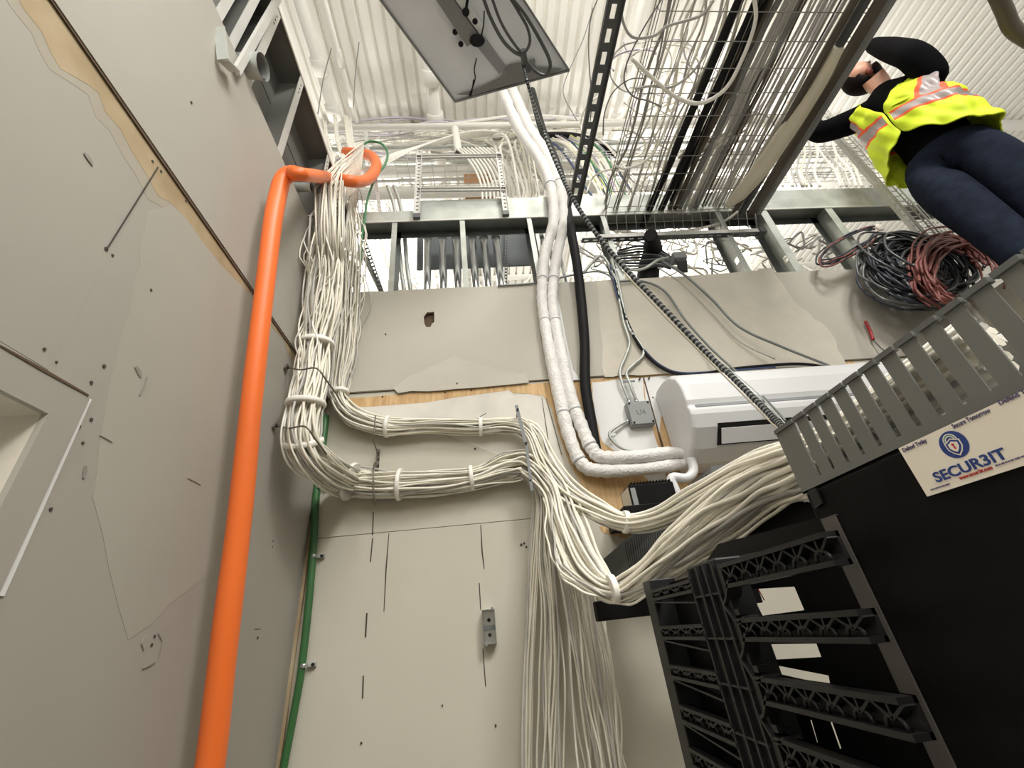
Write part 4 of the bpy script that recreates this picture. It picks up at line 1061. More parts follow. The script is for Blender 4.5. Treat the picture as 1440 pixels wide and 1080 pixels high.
m = MB(); m.box((XD, y_near, zb), (XD + 0.002, y_far, zb + 0.012)); m.box((XD, y_near, zb), (XD + 0.102, y_far, zb + 0.002)); m.box((XD + 0.1, y_near, zb), (XD + 0.102, y_far, zb + 0.012)); m.build('channel', M['duct'], wd)
m = MB()
for i in range(len(edges) - 1):
    m.box((XD - 0.003, edges[i + 1] + 0.0015, zr), (XD + 0.004, edges[i] - 0.0015, zt))
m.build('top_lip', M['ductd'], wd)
for i in range(1, 12, 2):
    q = Vector((XD - 0.0005, edges[i] - pitch * 0.5, zr - 0.004))

# black beam under the duct
m = MB(); m.box((XD, -0.15, P(1180, 745, X=XD).z), (XD + 0.14, y_far - 0.004, zb - 0.001)); tag(m.build('rack_beam', M['blackm'], bevel=0.003), 'black steel beam carrying the grey slotted duct on top of the rack', 'rack beam')
# end flange of the beam
m = MB(); prismX(m, [(1136, 690), (1146, 686), (1156, 708), (1146, 716)], XD - 0.004, 0.003); tag(m.build('beam_clip', M['blackp']), 'small black clip at the far end of the beam under the grey duct', 'clip')

# cabinet side and its taupe edge strip
ca_ = empty('rack_cabinet', (XP, 0.2, 0), 'tall black rack cabinet with matte side panel at the lower right', 'rack cabinet')
yS0 = P(1154, 729, X=XP).y; yS1 = P(1174, 724, X=XP).y; zC = P(1164, 727, X=XP).z
m = MB(); m.box((XP + 0.001, -0.6, 0), (XP + 0.012, yS1, zC - 0.001)); m.build('side_panel', M['blackm'], ca_)
m = MB(); m.box((XP - 0.001, yS1, 0), (XP + 0.012, yS0, zC)); m.build('edge_strip', M['stripe'], ca_); 
m = MB(); m.box((XP + 0.012, -0.6, 0), (XP + 0.6, yS0 - 0.03, zC - 0.002)); m.build('cabinet_body', M['blackm'], ca_)
m = MB(); m.box((XP + 0.005, -0.6, zC), (XP + 0.6, yS0 - 0.01, P(1180, 745, X=XD).z - 0.001)); m.build('roof_panel', M['blackm'], ca_)
ca_.children[1]['label'] = 'taupe vertical edge strip'

# ---- vertical plastic cable manager
XM = 0.36
cmg = empty('vertical_cable_manager', (XM, P(905, 820, X=XM).y, 0), 'black plastic vertical cable manager with latticed fingers left of the cabinet', 'cable manager')
T = 0.016
def zx(px, py): return P(px, py, X=XM).z
yL0 = P(903, 819, X=XM).y; yL1 = P(913, 818, X=XM).y; ztop = P(903, 819, X=XM).z
m = MB(); m.box((XM, yL1, 0.6), (XM + 0.06, yL0, ztop)); m.build('outer_edge', M['blackp'], cmg, bevel=0.002)
yC0 = P(967, 797, X=XM).y; yC1 = P(1001, 786, X=XM).y; zc1 = P(967, 797, X=XM).z
m = MB(); m.box((XM + 0.004, yC1, 0.6), (XM + 0.05, yC0, zc1)); m.build('spine', M['blackp'], cmg, bevel=0.003)
m = MB()
for px in (967, 978, 988, 999):
    y = P(px, 797 - (px - 967) * 0.33, X=XM).y; m.box((XM - 0.003, y - 0.0022, 0.6), (XM + 0.006, y + 0.0022, zc1 - 0.004))
for k in range(14):
    z = zc1 - 0.05 - k * 0.062; m.box((XM - 0.002, yC1, z - 0.0015), (XM + 0.006, yC0, z + 0.0015))
m.build('spine_ribs', M['blackp'], cmg)


def lattice(ya, yb, z0, z1, parent, name, ncell, x=XM, th=0.0055):
    """finger: two rails, zigzag ribs and small arches between them"""
    m = MB(); h = z1 - z0
    m.box((x - 0.004, yb, z1 - th), (x + T, ya, z1)); m.box((x - 0.004, yb, z0), (x + T, ya, z0 + th))
    m.box((x + T - 0.004, yb, z0), (x + T, ya, z1))
    dy = (yb - ya) / ncell
    for k in range(ncell):
        a = ya + dy * k; b = a + dy; mid = (a + b) / 2
        for p0, p1 in (((a, z1 - th), (mid, z0 + h * 0.42)), ((mid, z0 + h * 0.42), (b, z1 - th)), ((mid, z0 + h * 0.42), (mid, z1 - th))):
            m.bar((x + 0.006, p0[0], p0[1]), (x + 0.006, p1[0], p1[1]), 0.012, 0.0030, up=(0, -(p1[1] - p0[1]), (p1[0] - p0[0])))
        arc = [(x + 0.002, mid + math.cos(t) * dy * 0.30, z0 + th + abs(math.sin(t)) * h * 0.36) for t in [PI * i / 8 for i in range(9)]]
        m.tube(arc, 0.0022, 6)
    return m.build(name, M['blackp'], parent)


# short fingers of the left column
for i, (pc, hw) in enumerate((((918, 838), 8), ((926, 890), 9), ((939, 943), 9), ((951, 1000), 11), ((966, 1060), 12))):
    z1 = zx(pc[0], pc[1] - hw); z0 = zx(pc[0], pc[1] + hw)
    lattice(yL1, yC0 + 0.001, z0, z1, cmg, 'short_finger', 4)
    # slanting brace below each
    m = MB(); m.bar((XM + 0.005, yL1, z0 - 0.002), (XM + 0.005, yC0, z0 - 0.016), 0.003, 0.012, up=(1, 0, 0)); m.build('brace', M['blackp'], cmg)
# closed pockets behind the left column
m = MB(); m.box((XM + 0.045, yC0, 0.6), (XM + 0.05, yL0, ztop - 0.01)); m.build('left_backplate', M['blackm'], cmg)
# long fingers of the right column
yR = P(1160, 729, X=XM + 0.008).y
rows = [(1022, 791, 826), (1047, 869, 902), (1067, 951, 990), (1094, 1036, 1080), (1122, 1128, 1180)]
zz = []
for px, a, b in rows:
    z1, z0 = zx(px, a), zx(px + 8, b); zz.append((z0, z1))
    lattice(yC1 - 0.02, yR, z0, z1, cmg, 'long_finger', 6)
# curved root of each finger
for i in range(len(rows) - 1):
    za, zb_ = zz[i][0], zz[i + 1][1]
    sp = spline([(XM + 0.008, yC1 - 0.034, za + 0.01), (XM + 0.008, yC1 - 0.012, za - 0.012), (XM + 0.008, yC1 + 0.0, (za + zb_) / 2), (XM + 0.008, yC1 - 0.004, zb_ + 0.012), (XM + 0.008, yC1 - 0.022, zb_ - 0.006), (XM + 0.008, yC1 - 0.045, zb_ + 0.001)], 6)
    m = MB(); 
    for p, q in zip(sp[:-1], sp[1:]):
        t = q - p; m.bar(p, q, 0.024, 0.004, up=(0, -t.z, t.y))
    m.build('curved_root', M['blackp'], cmg)
    m = MB(); m.box((XM + 0.0, yC1 - 0.03, zb_ + 0.004), (XM + 0.02, yC1 - 0.018, zb_ + 0.012)); m.build('latch', M['blackp'], cmg)
m = MB(); m.box((XM + 0.001, yC1 - 0.016, 0.6), (XM + 0.028, yC1, zc1 - 0.01)); m.build('finger_root', M['blackp'], cmg)
# rear plate with the openings one sees through
XB = 0.44
outer = [(1002, 783), (1182, 724), (1240, 1160), (1100, 1160)]
pO = [P(a, b, X=XB) for a, b in outer]
W1 = [(1052, 829), (1117, 825), (1131, 858), (1070, 866)]; W2 = [(1078, 906), (1148, 905), (1155, 924), (1084, 928)]; W3 = [(1088, 935), (1165, 950), (1168, 965), (1094, 948)]
W0 = [(1029, 783), (1092, 771), (1092, 777), (1031, 790)]
S1 = [(1137, 1013), (1141, 1012), (1150, 1044), (1147, 1046)]; S2 = [(1163, 1010), (1168, 1009), (1183, 1052), (1179, 1055)]
m = MB(); holed(m, [(985, 800), (1010, 765), (1200, 715), (1330, 1060), (1340, 1180), (1080, 1180)], [W1, W2, W3, W0, S1, S2], XB, 0.003); m.build('rear_plate', M['blackm'], cmg)
m = MB(); m.tube([P(1066, 828, X=XB + 0.01), P(1075, 844, X=XB + 0.01)], 0.001, 6); m.build('red_tag', M['redink'], cmg)['label'] = 'tiny dark red wire end'

# black rack frame behind the bundles
m = MB(); m.box((0.56, 0.5, CAMZ + 0.10), (0.80, 1.18, CAMZ + 0.2)); tag(m.build('rack_top_frame', M['blackm'], bevel=0.004), 'black top frame of the rack behind the cream cable bundles', 'rack frame')
m = MB(); a = P(1015, 778, X=0.55); b = P(1150, 742, X=0.55)
m.bar(a, b, 0.012, 0.012); m.ball(P(1115, 757, X=0.54), 0.007); tag(m.build('rack_rod', M['blackp']), 'glossy black rod along the underside of the rack frame', 'rod')
# far grey duct
TL, BL, TR, BR = P(836, 797, Y=1.64), P(850, 824, Y=1.64), P(1000, 655, Y=1.16), P(1000, 748, Y=1.16)
fd = empty('wiring_duct', BL, 'dark grey finely slotted duct half hidden behind the dipping cream bundles', 'wiring duct')
dx_ = Vector((0.07, 0, 0))
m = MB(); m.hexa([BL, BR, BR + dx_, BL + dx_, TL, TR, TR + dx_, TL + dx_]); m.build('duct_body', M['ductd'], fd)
for k in range(34):
    t = 0.30 + k * 0.02; e = 0.0035
    a, b, c, d = BL.lerp(BR, t), BL.lerp(BR, t + e), TL.lerp(TR, t + e), TL.lerp(TR, t)
    m = MB(); m.prism([a.lerp(d, 0.08), b.lerp(c, 0.08), c.lerp(b, 0.06), d.lerp(a, 0.06)], (-0.0008, -0.0005, 0)); m.build('slot', M['dark'], fd)
# black power supply on a little shelf
c0, c1 = P(884, 682, Y=1.50), P(946, 716, Y=1.50)
ps = empty('power_supply', ((c0.x + c1.x) / 2, 1.55, c1.z), 'black finned power supply with a white rating label below the wrapped pipes', 'power supply')
m = MB(); m.box((c0.x, 1.50, c1.z), (c1.x + 0.03, 1.62, c0.z)); m.build('case', M['blackm'], ps, bevel=0.003)
for k in range(13):
    x = c0.x + 0.012 + k * (c1.x + 0.02 - c0.x) / 13
    m = MB(); m.box((x, 1.502, c0.z - 0.002), (x + 0.003, 1.615, c0.z + 0.010)); m.build('heat_fin', M['blackm'], ps)
m = MB(); m.box((c0.x - 0.001, 1.515, c1.z + 0.012), (c0.x, 1.61, c0.z - 0.004)); m.build('rating_label', M['label'], ps)
m = MB(); m.box((c0.x + 0.002, 1.4985, c1.z + 0.012), (c0.x + 0.02, 1.4998, c0.z - 0.012)); m.build('rating_label', M['grey'], ps)
m = MB(); a = P(872, 714, Y=1.48); b = P(985, 714, Y=1.48); m.box((a.x, 1.44, a.z - 0.05), (b.x, 1.68, a.z - 0.004)); tag(m.build('equipment_shelf', M['blackm'], bevel=0.003), 'black shelf under the finned power supply', 'shelf')
# black cross bar under the belly of the bundles
a = P(833, 847, Y=1.42); b = P(905, 868, Y=1.42)
m = MB(); m.box((a.x, 1.38, b.z + 0.002), (a.x + 0.5, 1.42, a.z)); tag(m.build('rack_crossbar', M['blackm'], bevel=0.003), 'black crossbar peeking out under the lowest tied cable bundle', 'rack bar')

# ---- printed card
XS = 0.416
y0c, y1c = P(1264, 632, X=XS).y, -0.02
zt_c, zb_c = P(1262, 631, X=XS).z, P(1308, 697, X=XS).z
card = empty('printed_card', (XS, (y0c + y1c) / 2, zb_c), 'white printed card with a round blue padlock logo fixed below the slotted duct', 'sign')
m = MB(); m.box((XS, y1c, zb_c), (XS + 0.0015, y0c, zt_c)); m.build('card_face', M['label'], card)
m = MB(); m.box((XS + 0.0016, 0.05, zb_c + 0.012), (XP - 0.0002, 0.3, zt_c - 0.02)); m.build('adhesive_pad', M['blackm'], card)
ROTS = Matrix(((0, 0, -1, 0), (-1, 0, 0, 0), (0, 1, 0, 0), (0, 0, 0, 1)))
def onc(px, py): p = P(px, py, X=XS - 0.0004); return p
def ctext(txt, a, b, h, m_, name):
    """text whose centre line runs from image point a to b on the card"""
    p, q = onc(*a), onc(*b)
    o = hand(txt, (p + q) / 2, h, ROTS, m_, None, name, 0.02 if name == 'lettering' else 0.012)
    w = max(v.co.x for v in o.data.vertices) - min(v.co.x for v in o.data.vertices)
    want = abs(p.y - q.y); s = want / w
    for v in o.data.vertices: v.co.x *= s
    o.parent = card; o.matrix_parent_inverse = card.matrix_basis.inverted()
    return o
hC = zt_c - zb_c
ctext('SECUR3IT', (1316, 676), (1412, 634), hC * 0.25, M['navy'], 'lettering')
me = bpy.data.objects['lettering.001'] if 'lettering.001' in bpy.data.objects else None
ctext('Defend Today', (1269, 633), (1303, 620), hC * 0.115, M['ink'], 'small_lettering')
ctext('Secure Tomorrow', (1339, 600), (1392, 577), hC * 0.115, M['ink'], 'small_lettering')
ctext('Defend Today', (1404, 567), (1462, 541), hC * 0.115, M['ink'], 'small_lettering')
ctext('www.secur3it.com', (1349, 673), (1395, 657), hC * 0.085, M['redink'], 'web_address')
for a, b in (((1309, 689), (1331, 682)), ((1400, 655), (1456, 634))):
    p, q = onc(*a), onc(*b); m = MB(); y = p.y; rnd = random.Random(4)
    while y > q.y:
        w = rnd.uniform(0.001, 0.004); m.box((XS - 0.0006, y - w, p.z - 0.0006), (XS - 0.0001, y, p.z + 0.0006)); y -= w + 0.0008
    o = m.build('unreadable_small_print', M['ink'], card)
# logo: disc, rings, padlock and shield in the card plane
lc = onc(1341, 625); R_ = hC * 0.245
def LP(u, v, d): return Vector((XS - d, lc.y - u * R_, lc.z + v * R_))
def disc(u, v, r, d, m_, nm, sx=1.0):
    m = MB(); m.prism([LP(u + r * sx * math.cos(t), v + r * math.sin(t), d) for t in [2 * PI * i / 40 for i in range(40)]], (0.0002, 0, 0)); m.build(nm, m_, card)
def ring(u, v, r0, r1, d, m_, nm, a0=0, a1=2 * PI):
    m = MB(); N = 36
    pts = [LP(u + r1 * math.cos(a0 + (a1 - a0) * i / N), v + r1 * math.sin(a0 + (a1 - a0) * i / N), d) for i in range(N + 1)] + [LP(u + r0 * math.cos(a0 + (a1 - a0) * i / N), v + r0 * math.sin(a0 + (a1 - a0) * i / N), d) for i in range(N + 1)]
    fs = [[i, i + 1, N + 2 + i, N + 1 + i] for i in range(N)]; m.add(pts, fs); m.build(nm, m_, card)
disc(0, 0, 1.0, 0.0004, M['navy'], 'logo_disc')
def shield(s, d, m_, nm):
    pts = [(-0.52, 0.2), (-0.3, 0.26), (0, 0.42), (0.3, 0.26), (0.52, 0.2), (0.5, -0.25), (0.3, -0.55), (0, -0.78), (-0.3, -0.55), (-0.5, -0.25)]
    m = MB(); m.prism([LP(a * s, -0.12 + (b + 0.12) * s, d) for a, b in pts], (0.0002, 0, 0)); m.build(nm, m_, card)
ring(-0.05, 0.32, 0.28, 0.52, 0.0006, M['label'], 'logo_shackle', 0, 2 * PI)
ring(-0.05, 0.32, 0.36, 0.44, 0.0007, mat('teal_ink', (60, 128, 120), 0.5), 'logo_shackle_line', 0, 2 * PI)
shield(1.12, 0.0008, M['label'], 'logo_shield_border'); shield(0.95, 0.0010, M['navy'], 'logo_shield'); shield(0.68, 0.0012, M['label'], 'logo_shield_centre')
m = MB(); m.prism([LP(a, b, 0.0014) for a, b in ((-0.13, 0.02), (0, 0.1), (0.13, 0.02), (0.06, -0.1), (0.1, -0.34), (-0.05, -0.34), (-0.06, -0.1))], (0.0002, 0, 0)); m.build('logo_keyhole', M['redink'], card)

# ============================================================ HANGING LIGHT
ZLT = 4.0
A_, B_ = P(640, 142, Z=ZLT), P(800, 98, Z=ZLT); C1 = P(536, 0, Z=ZLT); D1 = P(737, 0, Z=ZLT)
ext = 2.0
C_ = A_ + (C1 - A_) * ext; D_ = B_ + (D1 - B_) * ext * 1.25
lt = empty('hanging_light', (A_ + B_ + C_ + D_) / 4, 'unlit grey hanging light fixture with a driver channel, tilted overhead at the top', 'light fixture')
m = MB(); m.prism([A_, B_, D_, C_], (0, 0, 0.006)); m.build('reflector', M['reflect'], lt)
for a, b in ((A_, B_), (B_, D_), (D_, C_), (C_, A_)):
    m = MB(); m.bar(a - Vector((0, 0, 0.004)), b - Vector((0, 0, 0.004)), 0.008, 0.014); m.build('rim', M['drv'], lt)
zc_ = ZLT - 0.03
ch = [P(609, -6, Z=zc_), P(657, 66, Z=zc_), P(674, 52, Z=zc_), P(634, -6, Z=zc_)]
m = MB(); m.prism(ch, (0, 0, 0.03)); hs = m.build('driver_channel', M['drv'], lt)
m = MB(); m.prism([P(636, -6, Z=zc_ + 0.01), P(676, 50, Z=zc_ + 0.01), P(686, 46, Z=zc_ + 0.01), P(652, -6, Z=zc_ + 0.01)], (0, 0, 0.02)); m.build('lens_strip', M['acw'], lt)
m = MB(); m.prism([P(668, 62, Z=ZLT - 0.006), P(702, 104, Z=ZLT - 0.006), P(712, 94, Z=ZLT - 0.006), P(684, 56, Z=ZLT - 0.006)], (0, 0, 0.004)); m.build('lens_strip', M['acd'], lt)
m = MB(); c = P(671, 57, Z=zc_ - 0.01); m.ball(c, 0.035, 0.025, 0.02); m.build('lamp_socket', M['black'], lt)
m = MB(); c = P(655, 17, Z=zc_ - 0.01); m.ball(c, 0.016); m.tube([c, P(658, -5, Z=zc_ - 0.03)], 0.006, 8); m.build('cable_gland', M['black'], lt)
m = MB(); m.prism([P(x, y, Z=ZLT - 0.012) for x, y in ((642, 133), (668, 126), (703, 110), (714, 92), (752, 83), (753, 95), (792, 97), (770, 106), (700, 124), (660, 134))], (0, 0, 0.004)); m.build('end_plate', M['drv'], lt)
for pts in ([(670, 82), (667, 98), (668, 112), (660, 135)], [(681, 15), (680, 34), (677, 50)], [(666, 112), (664, 126), (662, 135)]):
    MB().tube(spline([P(x, y, Z=ZLT - 0.02) for x, y in pts], 6), 0.0028, 6).build('lead_wire', M['black'], lt)
for x, y in ((648, 62), (640, 45), (668, 30)):
    m = MB(); c = P(x, y, Z=ZLT - 0.02); m.ball(c, 0.012, 0.012, 0.008); m.build('clip', M['black'], lt)
zc_ = ZLT - 0.12
for pts, w_, lab in (([(678, -8), (690, 25), (706, 55), (722, 72), (736, 80), (741, 92)], 5, 'black cable looping below the hanging light, thick one on the left'),
                     ([(690, -8), (704, 30), (722, 60), (736, 74), (745, 60), (742, 40), (730, 18), (714, -8)], 4, 'grey cable loop hanging under the light, inner one'),
                     ([(716, -8), (738, 20), (756, 50), (772, 82), (773, 98), (765, 106), (752, 100), (738, 84)], 5, 'grey cable loop hanging lowest under the right edge of the light'),
                     ([(735, 70), (738, 86), (743, 100)], 9, 'dark taped knot where the cable loops under the light meet')):
    pipe('power_cable', [P(x, y, Z=zc_) for x, y in pts], w_, M['strut'], lab, 'cable', px=True, n=8)

# ============================================================ TRAY CONTENTS
def run(px0, y0, px1, y1, w, m_, lab, group, name='tray_cable', dz=0.01, cat='cable', wob=1.5, n=8, seed=0):
    z = ZTR + dz; rnd = random.Random(seed)
    N = 7; pts = []
    for i in range(N + 1):
        t = i / N; pts.append(P(px0 + (px1 - px0) * t + rnd.uniform(-wob, wob), y0 + (y1 - y0) * t, Z=z + rnd.uniform(0, 0.01)))
    p0 = pts[0] + (pts[0] - pts[1]) * 2.0
    pts = [p0] + pts
    w0 = rpx(P((px0 + px1) / 2, (y0 + y1) / 2, Z=z), w) / 2
    return pipe(name, pts, w0, m_, lab, cat, group, n=n, per=4)
def vx(px1, y1, y): return 693 + (px1 - 693) * (y - 895) / (y1 - 895)     # same lane further along the room axis
rnd = random.Random(19)
for k, (px, y1, w) in enumerate(((903, 340, 11), (928, 318, 11), (943, 302, 6))):
    run(vx(px, y1, -8) + 8, -8, px + 4 * k * 0 , y1 - 20, w, M['black'], 'thick black cable in the middle lane of the wide mesh tray', 'black cables in the wide tray', dz=0.02, seed=k, wob=1)
for k in range(6):
    px = 946 + k * 7; run(vx(px, 300, -8), -8, px - 8, 300, rnd.choice((5, 6, 8)), M[rnd.choice(('brown', 'drv', 'cableg', 'strut'))], 'dark grey cable beside the thick black ones in the wide mesh tray', 'dark grey tray cables', dz=0.03, seed=20 + k)
for k in range(15):
    px = 978 + k * 4.6; run(vx(px, 290, -8), -8, px, 290, rnd.choice((2.5, 3, 3.5, 5)), M[rnd.choice(('cableg', 'cable', 'brown', 'cableg', 'strut', 'cable2'))], 'thin grey cable in the right lane of the wide mesh tray', 'thin grey tray cables', dz=0.025, seed=40 + k)
for k in range(22):
    px = 852 + k * 7; run(vx(px, 300, -8) + rnd.uniform(-14, 14), -8, px + rnd.uniform(-10, 10), 300, rnd.choice((2.5, 3, 4)), M[rnd.choice(('cable', 'cableg', 'lilac', 'cable2', 'wire'))], 'pale cable lying loosely in the left lane of the wide mesh tray', 'pale tray cables', dz=0.05, seed=80 + k, wob=5)
for k in range(18):
    pts = [P(1052 + rnd.uniform(-12, 12), 90 + k, Z=ZTR + 0.1), P(1040 + rnd.uniform(-14, 14), 130, Z=ZTR + 0.08), P(1042 + rnd.uniform(-16, 16), 165, Z=ZTR + 0.06), P(1026 + rnd.uniform(-16, 16), 196 + rnd.uniform(-10, 14), Z=ZTR + 0.03), P(985 + rnd.uniform(-14, 14), 205 + rnd.uniform(-10, 16), Z=ZTR + 0.05), P(962 + rnd.uniform(-10, 10), 230 + rnd.uniform(-20, 10), Z=ZTR + 0.1)]
    pipe('looped_cable', pts, 3, M[rnd.choice(('cableg', 'cable', 'cable2'))], 'pale grey cable in the loose loop drooping in the middle of the mesh tray', 'cable', 'drooping loop in the tray', px=True, n=5, per=5)
# rails on the right edge
for dx, mm, w in ((-6, 'brown', 9), (4, 'drv', 5), (-20, 'strut', 6), (-30, 'brown', 4)):
    a = P(1062 + dx, 300, Z=ZTR - 0.03)
    m = MB(); m.bar((a.x, -0.35, ZTR - 0.03), (a.x, a.y, ZTR - 0.03), rpx(a, w), 0.03)
    tag(m.build('tray_rail', M[mm]), {-6: 'wide brown steel rail along the right side of the mesh tray', 4: 'grey steel rail just right of the brown tray rail', -20: 'dark inner rail left of the wide brown tray rail', -30: 'thin brown rail innermost of the rails by the mesh tray'}[dx], 'steel rail', 'rails along the tray')
# cream tapering pipe cover
pipe('cream_hose', [P(1180, 66, Z=ZTR - 0.04), P(1150, 120, Z=ZTR - 0.04), P(1110, 180, Z=ZTR - 0.04), P(1074, 232, Z=ZTR - 0.04), P(1045, 268, Z=ZTR - 0.04), P(1022, 290, Z=ZTR - 0.04)], [16, 20, 24, 24, 20, 10], M['cream'], 'broad cream coloured hose slung just inside the right rails of the mesh tray', 'hose', px=True, n=14)
# loose loops hanging below the tray
for pts, w_, mm, lab in (([(888, 82), (920, 112), (950, 136), (985, 145), (1020, 125), (1045, 80), (1062, 30), (1060, -8)], 5.5, 'cable2', 'thick white cable sagging in a wide loop below the mesh tray'),
                         ([(893, 125), (915, 121), (945, 122), (975, 100), (1000, 60), (1012, 20), (1018, -8)], 3.5, 'cableg', 'grey cable sagging in a loop just behind the thick white one'),
                         ([(872, -8), (876, 30), (890, 52), (920, 50), (940, 36), (985, 22), (1004, 0)], 4, 'cableg', 'pale cable bowing under the left edge of the mesh tray near the top'),
                         ([(935, -8), (905, 40), (883, 85), (878, 115), (890, 135), (912, 142), (930, 150)], 2.2, 'drv', 'thin dark wire making a hook left of the tray'),
                         ([(905, 110), (885, 112), (862, 130), (850, 160), (848, 190)], 1.8, 'drv', 'fine dark wire curving down between strut and tray'),
                         ([(843, -8), (830, 30), (828, 80), (832, 140), (830, 170)], 1.6, 'drv', 'fine dark wire hanging beside the black slotted strut'),
                         ([(865, 233), (880, 237), (905, 228), (925, 205), (960, 120), (985, 60), (1000, 0)], 3.5, 'cable2', 'white cable hooked at the left foot of the mesh tray'),
                         ([(1038, 297), (1020, 310), (990, 320), (950, 326), (900, 328), (865, 325)], 3.6, 'cable2', 'white cable swinging across the down-turned end of the tray')):
    pipe('loose_cable', [P(x, y, Z=ZTR - 0.06) for x, y in pts], w_, M[mm], lab, 'cable', px=True, n=7)
# tangled pale strands around the tray foot
rnd = random.Random(77)
for k in range(46):
    x = rnd.uniform(850, 1060); y = rnd.uniform(60, 300); a = rnd.uniform(0, 6.3); pts = []
    R0 = rnd.uniform(14, 48); b = rnd.uniform(0.3, 1); sp_ = rnd.uniform(2.0, 5.5)
    for i in range(7):
        t = a + sp_ * i / 6
        pts.append(P(x + R0 * math.cos(t) + i * 2, y + R0 * b * math.sin(t) * 1.2 - i * 3, Z=ZTR + 0.16 + rnd.uniform(0, 0.3)))
    pipe('tangled_cable', pts, rnd.choice((1.8, 2.4, 3)), M[rnd.choice(('cable', 'cable2', 'cableg', 'cable2', 'lilac'))], 'pale cable tangled above the wide mesh tray', 'cable', 'tangle above the wide tray', px=True, n=5, per=5)

# ============================================================ HALL CABLES
rnd = random.Random(5)
def far(pts, w, m_, lab, grp, yy, cat='cable', name='hall_cable'):
    return pipe(name, [P(x, y, Y=(yy if not isinstance(yy, list) else yy[i])) for i, (x, y) in enumerate(pts)], w, m_, lab, cat, grp, px=True, n=6, per=5)
for k in range(64):
    x = rnd.uniform(440, 640); L = rnd.uniform(130, 330); y = rnd.uniform(172, 222); pts = []
    am = rnd.uniform(2, 9); ph = rnd.uniform(0, 6)
    for i in range(6):
        pts.append((x + L * i / 5, y - 0.03 * L * i / 5 + am * math.sin(ph + i * 1.3)))
    far(pts, rnd.choice((2, 2.6, 3.4, 4.5)), M[rnd.choice(('cable2', 'cable2', 'cable', 'cableg', 'lilac'))], 'white cable heaped along the far hall tray', 'cables on the far hall tray', rnd.uniform(3.1, 3.5))
for k in range(26):
    x0 = rnd.uniform(560, 690); y0 = rnd.uniform(178, 200); x1 = rnd.uniform(720, 790) ; b = rnd.uniform(0.7, 1.05)
    far([(x0, y0 + 6), (x0 + 50, y0 - 4), ((x0 + x1) / 2 + 30, y0 + 18 * b), (x1 - 18, 232 * b), (x1, 268), (x1 + 6 + rnd.uniform(-30, 4), 310)], rnd.choice((2.4, 3, 4.2)), M[rnd.choice(('cable2', 'cable', 'cableg', 'cable2'))],
        'white cable arching off the far tray and dropping behind the header', 'arching cables behind the header', [3.2, 3.2, 3.0, 2.7, 2.4, 2.2])
for k in range(10):
    x0 = 655 + k * 5.5
    far([(x0 - 14, 208), (x0, 220), (x0 + 14, 240), (x0 + 22, 262), (x0 + 24, 284)], 3, M['cable2'], 'white cable hooking over the trapeze top bar', 'cables over the trapeze bar', 2.3)
cols = ['yellow', 'cable2', 'blue', 'cable', 'green', 'cable2', 'cable', 'lilac', 'cableg', 'cable2', 'ocable', 'cable']
for k in range(34):
    x0 = rnd.uniform(770, 800) + k * 1.6; d = rnd.uniform(60, 95)
    far([(x0 - 12, 196 + rnd.uniform(-6, 6)), (x0 + 8, 204), (x0 + 28, 228), (x0 + 48 + rnd.uniform(-8, 8), 262), (x0 + d, 305)], rnd.choice((2.2, 2.8, 3.4)), M[cols[k % 12]],
        'thin cable in the mixed colour bunch falling behind the black strut', 'mixed colour cables right of the strut', [3.0, 2.9, 2.7, 2.5, 2.3])
for x0, w in ((738, 9), (728, 6)):
    far([(x0 - 20, 196), (x0 + 30, 190), (x0 + 75, 192), (x0 + 110, 205), (x0 + 128, 218)], w, M['black'], {738: 'thick black cable arching behind the wrapped pipes in the hall', 728: 'second black cable under the thick one behind the wrapped pipes'}[x0], 'black hall cables', 3.1)
# cables entering the top left corner from the pale tray
for k in range(16):
    x0 = rnd.uniform(450, 500); far([(x0 - 6, 170 + rnd.uniform(-8, 4)), (x0 - 2, 200), (x0 + 6, 225), (x0 + 2 + rnd.uniform(-14, 8), 262)], 3, M[rnd.choice(('cable2', 'cable'))], 'white cable dropping from the pale tray into the corner', 'cables entering the corner', [2.6, 2.3, 2.0, 1.72])
for k in range(5):
    x0 = 520 + k * 4; far([(474 + k * 3, 262), (504 + k * 5, 242), (560 + k * 8, 214 - k * 2), (640 + k * 7, 196 - k * 3), (720 + k * 4, 190), (800, 196)], 2.4, M['cable2'], 'white cable running from the corner up to the far tray', 'cables from corner to far tray', [1.75, 2.0, 2.3, 2.7, 3.0, 3.2])
# bent grey conduits left of the second stud
for dx, lab in ((0, 'bent grey conduit rising left of the shiny conduits, outer'), (9, 'bent grey conduit rising left of the shiny conduits, inner')):
    far([(545 + dx, 262), (553 + dx, 285), (559 + dx, 320), (563 + dx, 370), (569 + dx, 412)], 6, M['galv'], lab, 'bent grey conduits', D + 0.16, 'conduit', 'bent_conduit')
# wires strung under the deck beside the left wall
for pts, lab in (([(420, 102), (440, 150), (450, 200), (458, 240), (466, 262)], 'thin dark wire falling along the left wall edge'), ([(466, 68), (455, 110), (447, 160)], 'fine wire slanting under the ribbed deck'),
                 ([(505, 60), (500, 100), (497, 150)], 'fine drop wire below the roof ribs'), ([(838, -5), (822, 50), (800, 100), (792, 130), (806, 160), (812, 170)], 'fine wire hanging right of the light'),):
    far(pts, 1.5, M['drv'], lab, None, 2.1, 'wire', 'drop_wire')
